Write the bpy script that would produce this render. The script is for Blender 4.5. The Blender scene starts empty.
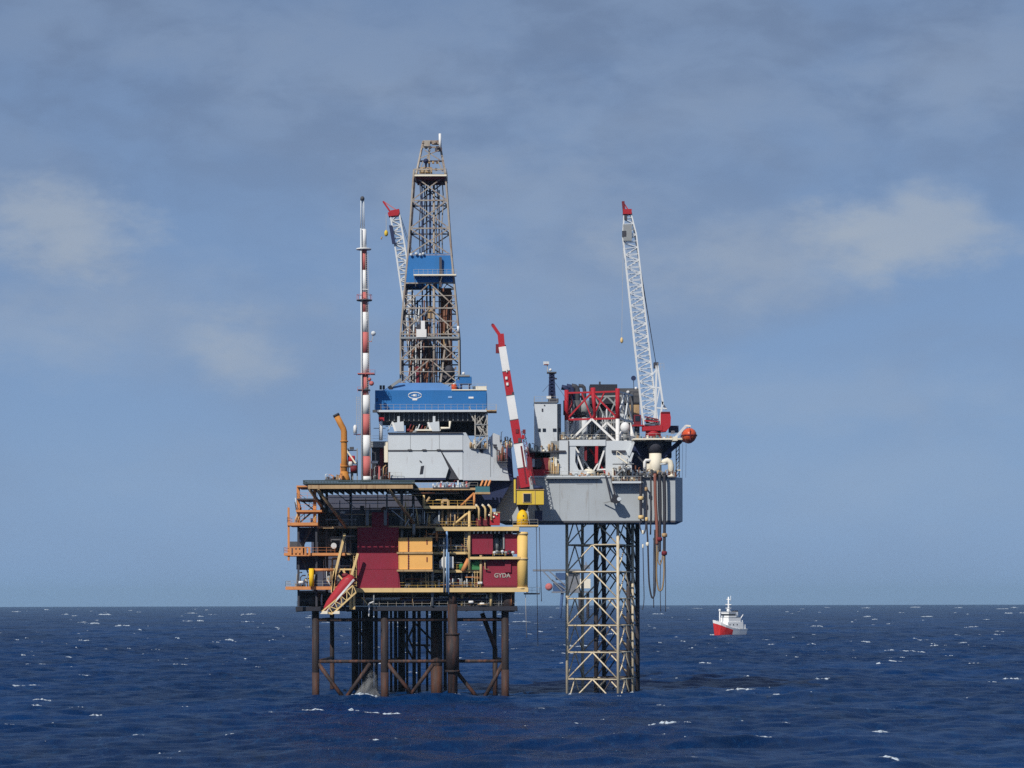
import bpy, math, random
import numpy as np
from mathutils import Vector, Matrix

random.seed(11)
SC = bpy.context.scene
COL = SC.collection
F, EL, H = 2500.0, 599.5, 19.3      # focal length in pixels, eye line, eye height above the sea (m)
RE = 6.371e6                        # the sea follows the curve of the earth

def X(px, Y=500.0): return (px - 512.0) * Y / F
def Z(py, Y=500.0): return H + (EL - py) * Y / F
def P(px, py, Y=500.0): return Vector((X(px, Y), Y, Z(py, Y)))

def S(r, g, b):
    f = lambda c: (c/255/12.92) if c <= 10 else ((c/255+0.055)/1.055)**2.4
    return (f(r), f(g), f(b), 1.0)

# ------------------------------------------------------------------ materials
MATS = {}
def paint(name, col, rough=0.68, rust=0.0, grime=0.25, metal=0.0, spec=0.28, rustcol=(0.13, 0.045, 0.018, 1), scale=0.35):
    if name in MATS: return MATS[name]
    m = bpy.data.materials.new(name); m.use_nodes = True
    nt = m.node_tree; N = nt.nodes; L = nt.links
    b = N['Principled BSDF']
    tc = N.new('ShaderNodeTexCoord')
    n1 = N.new('ShaderNodeTexNoise'); n1.inputs['Scale'].default_value = scale; n1.inputs['Detail'].default_value = 6; n1.inputs['Roughness'].default_value = 0.65
    L.new(tc.outputs['Object'], n1.inputs['Vector'])
    r1 = N.new('ShaderNodeMapRange'); r1.inputs[1].default_value = 0.35; r1.inputs[2].default_value = 0.75
    r1.inputs[3].default_value = 0.0; r1.inputs[4].default_value = grime
    L.new(n1.outputs['Fac'], r1.inputs[0])
    mx = N.new('ShaderNodeMix'); mx.data_type = 'RGBA'
    mx.inputs[6].default_value = col
    mx.inputs[7].default_value = (col[0]*0.45+0.02, col[1]*0.42+0.016, col[2]*0.38+0.012, 1)
    L.new(r1.outputs[0], mx.inputs[0])
    out = mx.outputs[2]
    if rust > 0:
        mp = N.new('ShaderNodeMapping'); mp.inputs['Scale'].default_value = (1.3, 1.3, 0.16)
        L.new(tc.outputs['Object'], mp.inputs['Vector'])
        n2 = N.new('ShaderNodeTexNoise'); n2.inputs['Scale'].default_value = 0.9; n2.inputs['Detail'].default_value = 8; n2.inputs['Roughness'].default_value = 0.7
        L.new(mp.outputs[0], n2.inputs['Vector'])
        r2 = N.new('ShaderNodeMapRange'); r2.inputs[1].default_value = 0.66 - 0.3*rust; r2.inputs[2].default_value = 0.80 - 0.2*rust
        r2.inputs[3].default_value = 0; r2.inputs[4].default_value = min(1.0, 0.35 + rust)
        L.new(n2.outputs['Fac'], r2.inputs[0])
        m2 = N.new('ShaderNodeMix'); m2.data_type = 'RGBA'
        L.new(r2.outputs[0], m2.inputs[0]); L.new(out, m2.inputs[6]); m2.inputs[7].default_value = rustcol
        out = m2.outputs[2]
    L.new(out, b.inputs['Base Color'])
    b.inputs['Roughness'].default_value = rough
    b.inputs['Metallic'].default_value = metal
    b.inputs['Specular IOR Level'].default_value = spec
    MATS[name] = m
    return m

M = {}
def defm(k, name, col, **kw): M[k] = paint(name, col, **kw)
defm('orange', 'orange paint', S(206, 138, 84), rust=.35, grime=.4)
defm('amber', 'amber yellow paint', S(218, 188, 132), rust=.25, grime=.35)
defm('amber_dull', 'weathered amber paint', S(178, 150, 112), rust=.45, grime=.5)
defm('column_yellow', 'column yellow paint', S(228, 190, 112), rust=.08, grime=.15)
defm('yellow', 'crane yellow paint', S(214, 184, 66), rust=.15, grime=.25)
defm('bright_yellow', 'bright yellow paint', S(236, 188, 30), rust=.05, grime=.2)
defm('cont', 'container orange paint', S(234, 176, 98), rust=.1, grime=.2)
defm('red_wall', 'deep red wall paint', S(136, 36, 58), rust=.2, grime=.45, rustcol=(.08, .02, .025, 1))
defm('red', 'signal red paint', S(168, 32, 46), rust=.1, grime=.3)
defm('red_dull', 'faded red paint', S(190, 106, 102), rust=.1, grime=.3)
defm('maroon', 'maroon paint', S(110, 32, 44), rust=.1, grime=.3)
defm('boat_red', 'lifeboat dark red', S(166, 44, 54), grime=.3)
defm('white', 'white paint', S(222, 222, 220), rust=.14, grime=.25)
defm('lattice_white', 'white lattice paint', S(208, 211, 212), rust=.06, grime=.2)
defm('light_grey', 'light grey cladding', S(196, 202, 206), rust=.2, grime=.22, scale=.15)
defm('hull_grey', 'hull grey paint', S(168, 175, 180), rust=.3, grime=.3, scale=.12, rustcol=(.2, .15, .1, 1))
defm('mid_grey', 'mid grey paint', S(140, 144, 146), rust=.15, grime=.4)
defm('dark_grey', 'dark grey paint', S(78, 80, 86), rust=.2, grime=.5)
defm('dark', 'dark steel', S(60, 62, 72), rust=.2, grime=.5)
defm('black', 'black steel', S(42, 44, 54), rust=.05, grime=.3)
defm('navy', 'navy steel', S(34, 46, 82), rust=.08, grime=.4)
defm('blue', 'cladding blue', S(36, 106, 168), rust=.1, grime=.3, scale=.25, rustcol=(.01, .03, .06, 1))
defm('blue_roof', 'weathered blue roof', S(84, 128, 182), rust=.05, grime=.35)
defm('blue_steel', 'blue equipment paint', S(56, 112, 176), rust=.1, grime=.3)
defm('pale_blue', 'pale blue paint', S(130, 165, 205), rust=.05, grime=.3)
defm('teal', 'teal paint', S(58, 110, 120), rust=.1, grime=.3)
defm('green', 'green equipment paint', S(60, 128, 78), rust=.12, grime=.35)
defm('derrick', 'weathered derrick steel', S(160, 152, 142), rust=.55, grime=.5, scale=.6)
defm('derrick_dark', 'dark derrick steel', S(74, 72, 80), rust=.4, grime=.6, scale=.6)  # side and rear derrick members with shade put into the colour; dark fittings too
defm('rust', 'rusty steel', S(122, 78, 58), rust=.5, grime=.5)
defm('drill_pipe', 'brown drill pipe', S(118, 82, 66), rust=.4, grime=.5, scale=1.2)
defm('leg_steel', 'jacket leg steel', S(46, 40, 43), rust=.55, grime=.7, scale=.4, rustcol=(.12, .05, .03, 1))
defm('splash', 'splash zone steel', S(68, 50, 47), rust=.6, grime=.7, scale=.6)
defm('brace_steel', 'jacket brace steel', S(54, 45, 45), rust=.6, grime=.6, scale=.5, rustcol=(.16, .065, .04, 1))
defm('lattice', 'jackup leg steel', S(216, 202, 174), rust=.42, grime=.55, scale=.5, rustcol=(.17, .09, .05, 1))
defm('lattice_shaded', 'shaded jackup leg steel', S(66, 62, 66), rust=.3, grime=.6, scale=.5)  # rear leg darkened: the shade under the hull is put into its colour
defm('cream', 'cream paint', S(226, 218, 198), rust=.06, grime=.15)
defm('stack', 'ochre stack paint', S(190, 128, 60), rust=.3, grime=.4)
defm('lifeboat', 'lifeboat orange', S(204, 84, 48), rust=.0, grime=.2, rough=.35)
defm('rope', 'dark rope', S(58, 60, 72), grime=.3)
defm('hose', 'black hose', S(54, 54, 62), grime=.3)
defm('hose_rust', 'rust red hose', S(140, 88, 76), rust=.2, grime=.4)
defm('hose_tan', 'tan hose', S(150, 128, 96), rust=.2, grime=.4)
defm('rail', 'galvanised railing', S(170, 166, 158), rust=.2, grime=.4)
defm('rail_yellow', 'yellow railing', S(206, 170, 84), rust=.2, grime=.4)
defm('rail_orange', 'orange railing', S(206, 132, 84), rust=.2, grime=.4)
defm('glass', 'dark window glass', S(26, 32, 42), rough=.12, grime=.1, spec=.6)
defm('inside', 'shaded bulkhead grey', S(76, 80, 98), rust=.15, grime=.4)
defm('net', 'helideck net and green deck', S(58, 74, 78), grime=.4)
defm('ship_red', 'ship hull red', S(206, 42, 44), rust=.05, grime=.15)
defm('ship_white', 'ship white', S(236, 236, 234), rust=.03, grime=.08)
defm('far_grey', 'far platform grey', S(120, 122, 128), rust=.2, grime=.4)
defm('far_blue', 'far platform blue', S(58, 84, 126), rust=.05, grime=.3)

# ------------------------------------------------------------------ mesh builder
class MB:
    def __init__(s): s.V = []; s.Fc = []; s.sm = []
    def add(s, vs, fs, smooth=False):
        b = len(s.V); s.V += [tuple(v) for v in vs]
        s.Fc += [tuple(b+i for i in f) for f in fs]; s.sm += [smooth]*len(fs); return s
    def box(s, a, b):
        x0, x1 = sorted((a[0], b[0])); y0, y1 = sorted((a[1], b[1])); z0, z1 = sorted((a[2], b[2]))
        return s.add([(x0,y0,z0),(x1,y0,z0),(x1,y1,z0),(x0,y1,z0),(x0,y0,z1),(x1,y0,z1),(x1,y1,z1),(x0,y1,z1)],
              [(0,3,2,1),(4,5,6,7),(0,1,5,4),(1,2,6,5),(2,3,7,6),(3,0,4,7)])
    def pbox(s, px0, py0, px1, py1, Y0, d):           # box whose front face covers these pixels at depth Y0
        a = P(px0, py0, Y0); b = P(px1, py1, Y0)
        return s.box((a.x, Y0, b.z), (b.x, Y0+d, a.z))
    def frame(s, p0, p1):
        p0 = Vector(p0); p1 = Vector(p1); d = p1-p0; l = d.length or 1e-6; d = d/l
        up = Vector((0,0,1)) if abs(d.z) < .95 else Vector((0,1,0))
        u = d.cross(up).normalized(); v = u.cross(d).normalized()
        return p0, p1, u, v
    def bar(s, p0, p1, w, h=None):
        h = h or w; p0, p1, u, v = s.frame(p0, p1); vs = []
        for p in (p0, p1):
            for a, b in ((-1,-1),(1,-1),(1,1),(-1,1)): vs.append(p+u*a*w/2+v*b*h/2)
        return s.add(vs, [(0,1,2,3),(7,6,5,4),(0,4,5,1),(1,5,6,2),(2,6,7,3),(3,7,4,0)])
    def tube(s, p0, p1, r0, r1=None, n=8, caps=True):
        r1 = r0 if r1 is None else r1; p0, p1, u, v = s.frame(p0, p1); vs = []
        for p, r in ((p0, r0), (p1, r1)):
            for i in range(n):
                a = 2*math.pi*i/n; vs.append(p+u*math.cos(a)*r+v*math.sin(a)*r)
        fs = [(i, i+n, (i+1) % n+n, (i+1) % n) for i in range(n)]
        s.add(vs, fs, True)
        if caps:
            b = len(s.V)-2*n
            s.Fc += [tuple(b+i for i in range(n)), tuple(b+n+i for i in reversed(range(n)))]; s.sm += [False, False]
        return s
    def path(s, pts, r, n=6, closed_caps=True):
        pts = [Vector(p) for p in pts]; rings = []
        ref = None
        for i, p in enumerate(pts):
            d = (pts[min(i+1, len(pts)-1)]-pts[max(i-1, 0)]).normalized()
            if ref is None: ref = Vector((0,1,0)) if abs(d.y) < .9 else Vector((1,0,0))
            u = (ref - d*ref.dot(d)).normalized(); v = d.cross(u); ref = u
            rr = r[i] if isinstance(r, (list, tuple)) else r
            rings.append([p+u*math.cos(2*math.pi*k/n)*rr+v*math.sin(2*math.pi*k/n)*rr for k in range(n)])
        vs = [q for g in rings for q in g]; fs = []
        for i in range(len(rings)-1):
            for k in range(n): fs.append((i*n+k, i*n+(k+1) % n, (i+1)*n+(k+1) % n, (i+1)*n+k))
        s.add(vs, fs, True)
        b = len(s.V)-len(vs); m = len(rings)-1
        s.Fc += [tuple(b+k for k in reversed(range(n))), tuple(b+m*n+k for k in range(n))]; s.sm += [False, False]
        return s
    def lathe(s, c, prof, n=16, axis='z', smooth=True):
        c = Vector(c); vs = []
        for t, r in prof:
            for k in range(n):
                a = 2*math.pi*k/n; q = (math.cos(a)*r, math.sin(a)*r)
                vs.append(c+(Vector((q[0], q[1], t)) if axis == 'z' else Vector((t, q[0], q[1])) if axis == 'x' else Vector((q[1], t, q[0]))))
        fs = []
        for i in range(len(prof)-1):
            for k in range(n): fs.append((i*n+k, i*n+(k+1) % n, (i+1)*n+(k+1) % n, (i+1)*n+k))
        s.add(vs, fs, smooth)
        b = len(s.V)-len(vs); m = len(prof)-1
        s.Fc += [tuple(b+k for k in reversed(range(n))), tuple(b+m*n+k for k in range(n))]; s.sm += [False, False]
        return s
    def prism(s, pts, y0, y1):                        # outline in (x, z), pushed from y0 to y1
        n = len(pts)
        vs = [(x, y0, z) for x, z in pts]+[(x, y1, z) for x, z in pts]
        fs = [tuple(range(n)), tuple(n+i for i in reversed(range(n)))]
        fs += [(i, n+i, n+(i+1) % n, (i+1) % n) for i in range(n)]
        return s.add(vs, fs)
    def pprism(s, pp, Y0, d):                         # outline in pixels at depth Y0
        return s.prism([(X(a, Y0), Z(b, Y0)) for a, b in pp], Y0, Y0+d)
    def plan(s, pts, z0, z1):                         # outline in (x, y), pushed from z0 to z1
        n = len(pts)
        vs = [(x, y, z0) for x, y in pts]+[(x, y, z1) for x, y in pts]
        fs = [tuple(reversed(range(n))), tuple(n+i for i in range(n))]
        fs += [(i, (i+1) % n, n+(i+1) % n, n+i) for i in range(n)]
        return s.add(vs, fs)
    def ball(s, c, r, sc=(1,1,1), n=12, m=8):
        prof = [(math.sin(-math.pi/2+math.pi*i/m)*r*sc[2], max(1e-3, math.cos(-math.pi/2+math.pi*i/m)*r)) for i in range(m+1)]
        b = len(s.V); s.lathe((0,0,0), prof, n)
        for i in range(b, len(s.V)):
            v = s.V[i]; s.V[i] = (c[0]+v[0]*sc[0], c[1]+v[1]*sc[1], c[2]+v[2])
        return s
    def rail(s, pts, h=1.1, step=1.7, w=.05):
        for p0, p1 in zip(pts[:-1], pts[1:]):
            p0 = Vector(p0); p1 = Vector(p1); n = max(1, round((p1-p0).length/step))
            for i in range(n+1):
                p = p0.lerp(p1, i/n); s.bar(p, p+Vector((0,0,h)), w)
            for k in (.5, 1.0): s.bar(p0+Vector((0,0,h*k)), p1+Vector((0,0,h*k)), w*.85)
        return s
    def turn(s, c, deg):
        a = math.radians(deg); ca, sa = math.cos(a), math.sin(a)
        s.V = [(c[0]+(x-c[0])*ca-(y-c[1])*sa, c[1]+(x-c[0])*sa+(y-c[1])*ca, z) for x, y, z in s.V]
        return s
    def build(s, name, mat, parent=None, origin=None):
        A = np.array(s.V, dtype=float)
        lo, hi = A.min(0), A.max(0)
        if origin is None:
            origin = Vector(((lo[0]+hi[0])/2, (lo[1]+hi[1])/2, lo[2]))
        me = bpy.data.meshes.new(name)
        me.from_pydata([tuple(v) for v in (A-np.array(origin))], [], s.Fc)
        me.polygons.foreach_set('use_smooth', s.sm)
        if isinstance(mat, str): mat = M[mat]
        me.materials.append(mat); me.update()
        o = bpy.data.objects.new(name, me); COL.objects.link(o)
        place(o, Vector(origin), parent)
        return o

ORG = {}
def place(o, w, parent):
    ORG[o.name] = w
    if parent is not None:
        o.parent = parent; o.location = w-ORG[parent.name]
    else: o.location = w

def tag(o, label=None, cat=None, group=None, kind=None):
    if label: o['label'] = label
    if cat: o['category'] = cat
    if group: o['group'] = group
    if kind: o['kind'] = kind
    return o

def thing(name, label, cat, loc, group=None):
    o = bpy.data.objects.new(name, None); COL.objects.link(o); o.empty_display_size = 1
    place(o, Vector(loc), None); return tag(o, label, cat, group)

def solo(mb, name, mat, label, cat, group=None):
    return tag(mb.build(name, mat), label, cat, group)

def tube(par, name, mat, p0, p1, r, r1=None, n=8): return MB().tube(p0, p1, r, r1, n).build(name, mat, par)
def bar(par, name, mat, p0, p1, w, h=None): return MB().bar(p0, p1, w, h).build(name, mat, par)
def pbox(par, name, mat, *a): return MB().pbox(*a).build(name, mat, par)
def rail(par, mat, *pts, name='railing', **k): return MB().rail(pts, **k).build(name, mat, par)

def copy_tree(o, delta=None, parent=None):
    c = o.copy(); COL.objects.link(c)
    if parent: c.parent = parent
    ORG[c.name] = ORG[o.name]
    for ch in o.children: copy_tree(ch, None, c)
    if delta is not None: c.location = o.location+Vector(delta)
    return c

def text_mesh(txt, size, depth=.03):
    cu = bpy.data.curves.new('lettering', 'FONT'); cu.body = txt; cu.size = size; cu.extrude = depth; cu.align_x = 'CENTER'; cu.align_y = 'CENTER'; cu.offset = .02*size
    o = bpy.data.objects.new('lettering', cu); COL.objects.link(o)
    dg = bpy.context.evaluated_depsgraph_get()
    me = bpy.data.meshes.new_from_object(o.evaluated_get(dg))
    bpy.data.objects.remove(o)
    return me
def lettering(txt, size, centre, mat, parent, squeeze=1.0, roll=0.0, name='lettering'):
    me = text_mesh(txt, size)
    me.materials.clear(); me.materials.append(M[mat] if isinstance(mat, str) else mat)
    o = bpy.data.objects.new(name, me); COL.objects.link(o)
    o.rotation_euler = (math.pi/2, roll, 0); o.scale = (squeeze, 1, 1)
    place(o, Vector(centre), parent)
    return o

# small pieces of plant used as things or parts
def stair_mb(p0, p1, w=.9, yoff=0):
    mb = MB(); p0 = Vector(p0); p1 = Vector(p1); n = max(3, int(abs(p1.z-p0.z)/.28))
    for dy in (-w/2, w/2):
        mb.bar(p0+Vector((0,dy,0)), p1+Vector((0,dy,0)), .09, .25)
        mb.bar(p0+Vector((0,dy,1)), p1+Vector((0,dy,1)), .06)
        for k in (0, .33, .66, 1): q = p0.lerp(p1, k); mb.bar(q+Vector((0,dy,0)), q+Vector((0,dy,1)), .06)
    for i in range(1, n):
        q = p0.lerp(p1, i/n); mb.box((q.x-.14, q.y-w/2, q.z-.02), (q.x+.14, q.y+w/2, q.z+.02))
    return mb
def ladder_mb(p0, p1, w=.55, cage=False):
    mb = MB(); p0 = Vector(p0); p1 = Vector(p1)
    for dx in (-w/2, w/2): mb.bar(p0+Vector((dx,0,0)), p1+Vector((dx,0,0)), .07)
    n = int((p1-p0).length/.4)
    for i in range(n): q = p0.lerp(p1, (i+.5)/n); mb.bar(q-Vector((w/2,0,0)), q+Vector((w/2,0,0)), .045)
    if cage:
        for i in range(0, n, 3):
            q = p0.lerp(p1, (i+.5)/n)
            mb.path([q+Vector((-.35,0,0)), q+Vector((-.3,-.5,0)), q+Vector((0,-.7,0)), q+Vector((.3,-.5,0)), q+Vector((.35,0,0))], .035, 4)
    return mb
# ------------------------------------------------------------------ camera, sun, sky
cam = bpy.data.cameras.new('camera'); co = bpy.data.objects.new('camera', cam); COL.objects.link(co)
cam.sensor_width = 36; cam.lens = 36*F/1024; cam.shift_y = (EL-384)/1024
cam.clip_start = 1; cam.clip_end = 60000
co.location = (0, 0, H); co.rotation_euler = (math.pi/2, 0.0023, 0)
SC.camera = co

SUN = Vector((-.38, -.66, .62)).normalized()
sl = bpy.data.lights.new('sun', 'SUN'); sl.energy = 4.2; sl.angle = math.radians(.5); sl.color = (1, .95, .87)
so = bpy.data.objects.new('sun', sl); COL.objects.link(so); so.location = (-200, -200, 300)
so.rotation_euler = SUN.to_track_quat('Z', 'Y').to_euler()

w = bpy.data.worlds.new('World'); SC.world = w; w.use_nodes = True
nt = w.node_tree; N = nt.nodes; L = nt.links
def node(t, **k):
    n = N.new(t)
    for a, b in k.items(): setattr(n, a, b)
    return n
def math_(op, a, b=None, clamp=False):
    n = node('ShaderNodeMath', operation=op, use_clamp=clamp)
    for i, v in ((0, a), (1, b)):
        if v is None: continue
        if isinstance(v, (int, float)): n.inputs[i].default_value = v
        else: L.new(v, n.inputs[i])
    return n.outputs[0]
def remap(v, a, b, c, d):
    n = node('ShaderNodeMapRange', interpolation_type='SMOOTHSTEP')
    L.new(v, n.inputs[0])
    for i, q in enumerate((a, b, c, d)): n.inputs[i+1].default_value = q
    return n.outputs[0]
def mix(f, a, b):
    n = node('ShaderNodeMix', data_type='RGBA')
    for i, v in ((0, f), (6, a), (7, b)):
        if isinstance(v, (int, float, tuple)): n.inputs[i].default_value = v
        else: L.new(v, n.inputs[i])
    return n.outputs[2]
bg = N['Background']
sky = node('ShaderNodeTexSky', sky_type='NISHITA', sun_disc=False)
sky.sun_elevation = math.asin(SUN.z); sky.sun_rotation = math.atan2(SUN.x, SUN.y)
sky.air_density = 1.0; sky.dust_density = 1.0; sky.ozone_density = 2.0; sky.altitude = 20
BS = 0.10
bg.inputs['Strength'].default_value = BS
tc = node('ShaderNodeTexCoord')
sep = node('ShaderNodeSeparateXYZ'); L.new(tc.outputs['Generated'], sep.inputs[0])
dx, dy, dz = sep.outputs
def cl(r, g, b, k=1.0):
    c = S(r, g, b); return (c[0]*k/BS, c[1]*k/BS, c[2]*k/BS, 1)
# thin high overcast: blue towards the horizon, greyer overhead
elev = math_('MAXIMUM', dz, 0.0)
low = mix(remap(elev, 0.0, .11, 0, 1), cl(124, 158, 202), cl(117, 148, 192))
low = mix(remap(elev, .08, .25, 0, 1), low, cl(113, 136, 172))
veil = mix(0.88, sky.outputs[0], low)
veil = mix(remap(elev, .30, .75, 0, 1), veil, mix(.55, sky.outputs[0], cl(150, 168, 200)))
# soft cloud masses on the direction sphere, stretched along the horizon
mp = node('ShaderNodeMapping'); mp.inputs['Scale'].default_value = (1, 1, 2.1); mp.inputs['Location'].default_value = (3.1, 1.7, .4)
L.new(tc.outputs['Generated'], mp.inputs[0])
def noise(scale, detail, rough=.5, dist=0.0, src=None):
    n = node('ShaderNodeTexNoise'); n.inputs['Scale'].default_value = scale; n.inputs['Detail'].default_value = detail
    n.inputs['Roughness'].default_value = rough; n.inputs['Distortion'].default_value = dist
    L.new(src or mp.outputs[0], n.inputs['Vector']); return n.outputs['Fac']
big = noise(9, 5, .5, .3); mid = noise(26, 6, .55, .2); fine = noise(80, 5, .6)
gapless = remap(big, .40, .64, 0, 1)
grey = math_('MULTIPLY', gapless, remap(elev, .03, .16, .25, .65))
c1 = mix(grey, veil, cl(126, 147, 178))
# heavier grey at the upper left and right
dark = math_('MULTIPLY', remap(mid, .38, .68, 0, 1), remap(elev, .10, .24, 0, .6))
c1 = mix(dark, c1, cl(104, 124, 156))
# separate pale puffs, each a soft patch in a direction of its own, broken up by the noise
def puff(px, py, sx, sz, amt, soft=(.25, 1.0)):
    d = Vector(((px-512)/F, 1, (EL-py)/F)).normalized()
    a = math_('DIVIDE', math_('SUBTRACT', dx, d.x), sx/F); b = math_('DIVIDE', math_('SUBTRACT', dz, d.z), sz/F)
    r2 = math_('ADD', math_('MULTIPLY', a, a), math_('MULTIPLY', b, b))
    r = math_('ADD', math_('SQRT', r2), math_('MULTIPLY', math_('SUBTRACT', mid, .5), 1.5))
    r = math_('ADD', r, math_('MULTIPLY', math_('SUBTRACT', fine, .5), .6))
    v = remap(r, soft[1], soft[0], 0, amt)
    return math_('MULTIPLY', v, remap(dy, 0, .3, 0, 1))
for a in ((58, 222, 105, 56, .62, (.15, 1.05)), (910, 234, 115, 56, .62, (.15, 1.05)), (770, 262, 190, 56, .38, (.0, 1.15)), (238, 352, 55, 55, .42, (.0, 1.1)), (205, 335, 50, 40, .3, (.0, 1.1)), (140, 320, 220, 70, .2, (-.2, 1.25)), (560, 290, 330, 60, .17, (-.2, 1.25)), (330, 480, 330, 60, .12, (-.2, 1.25)), (880, 480, 250, 60, .14, (-.2, 1.25)), (640, 120, 260, 50, .14, (-.2, 1.25)),
          (500, 200, 170, 60, .22, (.0, 1.2)), (20, 330, 130, 55, .2, (.0, 1.2)), (800, 395, 260, 40, .18, (.0, 1.2)), (960, 70, 120, 70, .2, (.0, 1.2)), (380, 70, 230, 60, .15, (.0, 1.2))):
    c1 = mix(puff(*a), c1, cl(168, 178, 190))
L.new(c1, bg.inputs['Color'])
SC.view_settings.view_transform = 'Standard'; SC.view_settings.look = 'None'
SC.view_settings.exposure = 0; SC.view_settings.gamma = 1; SC.view_settings.use_curve_mapping = False
SC.render.engine = 'CYCLES'
SC.cycles.use_denoising = False
try: SC.cycles.denoiser = 'OPENIMAGEDENOISE'
except Exception: pass
SC.cycles.max_bounces = 6; SC.cycles.diffuse_bounces = 3; SC.cycles.volume_bounces = 0
SC.cycles.filter_width = 1.5

# ------------------------------------------------------------------ the sea
rng = np.random.default_rng(5)
NW = 90
lam = np.exp(rng.uniform(math.log(1.9), math.log(60), NW))
wd = math.radians(-62) + rng.normal(0, .55, NW)          # waves run towards the viewer's right
amp = 0.0170*lam**0.42*np.exp(-(lam/70)**4)
kx = 2*np.pi/lam*np.cos(wd); ky = 2*np.pi/lam*np.sin(wd); ph = rng.uniform(0, 2*np.pi, NW)
def sea_z(x, y, dr):
    z = np.zeros_like(x)
    for i in range(NW):
        wgt = np.clip((lam[i]/dr-2)/3, 0, 1)
        s = np.sin(kx[i]*x+ky[i]*y+ph[i])
        z += amp[i]*wgt*(s+.22*(s*s-.5))
    return z - (x*x+y*y)/(2*RE)
def row_gap(r):
    return np.where(r < 1000, .9, .9*(r/1000)**1.7)
rr = [0.5, 20, 50, 90, 130, 170, 200]
while rr[-1] < 1000: rr.append(rr[-1]+.9)
while rr[-1] < 26000: rr.append(rr[-1]+float(row_gap(rr[-1])))
rr = np.array(rr)
fan = np.radians(np.linspace(-17, 17, 760))
side = np.radians(np.concatenate((np.linspace(17.5, 60, 60), np.linspace(62, 298, 60), np.linspace(300, 342.5, 60))))
th = np.concatenate((fan, side))
R_, T_ = np.meshgrid(rr, th, indexing='ij')
xx = R_*np.sin(T_); yy = R_*np.cos(T_)
gap_t = np.concatenate((np.full(len(fan), math.radians(34/760)), np.full(len(side), math.radians(2))))
dr = np.maximum(np.broadcast_to(row_gap(rr)[:, None], R_.shape), R_*gap_t[None, :])
zz = sea_z(xx, yy, dr)
nr, ntH = R_.shape
verts = np.stack((xx, yy, zz), -1).reshape(-1, 3).astype(np.float32)
a = np.arange(nr-1)[:, None]*ntH; b = np.arange(ntH)[None, :]; b2 = (b+1) % ntH
quads = np.stack((a+b, a+b2, a+ntH+b2, a+ntH+b), -1).reshape(-1, 4)[:, ::-1].astype(np.int32)
me = bpy.data.meshes.new('sea')
me.vertices.add(len(verts)); me.vertices.foreach_set('co', verts.ravel())
me.loops.add(quads.size); me.loops.foreach_set('vertex_index', quads.ravel())
me.polygons.add(len(quads)); me.polygons.foreach_set('loop_start', np.arange(0, quads.size, 4, dtype=np.int32))
me.polygons.foreach_set('loop_total', np.full(len(quads), 4, dtype=np.int32))
me.polygons.foreach_set('use_smooth', np.ones(len(quads), dtype=bool))
me.update(calc_edges=True)
sea = bpy.data.objects.new('sea', me); COL.objects.link(sea); sea['kind'] = 'structure'
m = bpy.data.materials.new('sea water'); m.use_nodes = True
nt = m.node_tree; N = nt.nodes; L = nt.links
b = N['Principled BSDF']
b.inputs['Roughness'].default_value = .34; b.inputs['IOR'].default_value = 1.333
b.inputs['Specular IOR Level'].default_value = .07
tc = node('ShaderNodeTexCoord')
mp = node('ShaderNodeMapping'); mp.inputs['Scale'].default_value = (.9, .45, 1); mp.inputs['Rotation'].default_value = (0, 0, math.radians(25))
L.new(tc.outputs['Object'], mp.inputs[0])
n1 = noise(.9, 5, .6); n2 = noise(.012, 4, .55); n3 = noise(.09, 4, .6)
colr = mix(remap(n2, .35, .68, 0, 1), S(3, 32, 70), S(8, 48, 94))
colr = mix(math_('MULTIPLY', remap(n3, .42, .7, 0, 1), .5), colr, S(2, 21, 46))
mp2 = node('ShaderNodeMapping'); mp2.inputs['Scale'].default_value = (.75, .12, 1); mp2.inputs['Rotation'].default_value = (0, 0, math.radians(6))
L.new(tc.outputs['Object'], mp2.inputs[0])
n4 = noise(1.0, 6, .72, .4, mp2.outputs[0])
colr = mix(math_('MULTIPLY', remap(n4, .50, .74, 0, 1), .55), colr, S(22, 64, 104))
colr = mix(math_('MULTIPLY', remap(n4, .46, .30, 0, 1), .6), colr, S(3, 20, 40))
n5 = noise(.05, 3, .5); fl = math_('MULTIPLY', remap(n5, .5, .62, 0, 1), remap(noise(2.4, 5, .75, .6, mp2.outputs[0]), .60, .70, 0, .5))
colr = mix(fl, colr, S(96, 124, 156))
L.new(colr, b.inputs['Base Color'])
bump = node('ShaderNodeBump'); bump.inputs['Strength'].default_value = .8; bump.inputs['Distance'].default_value = .28
L.new(n1, bump.inputs['Height']); L.new(bump.outputs[0], b.inputs['Normal'])
me.materials.append(m)

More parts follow.
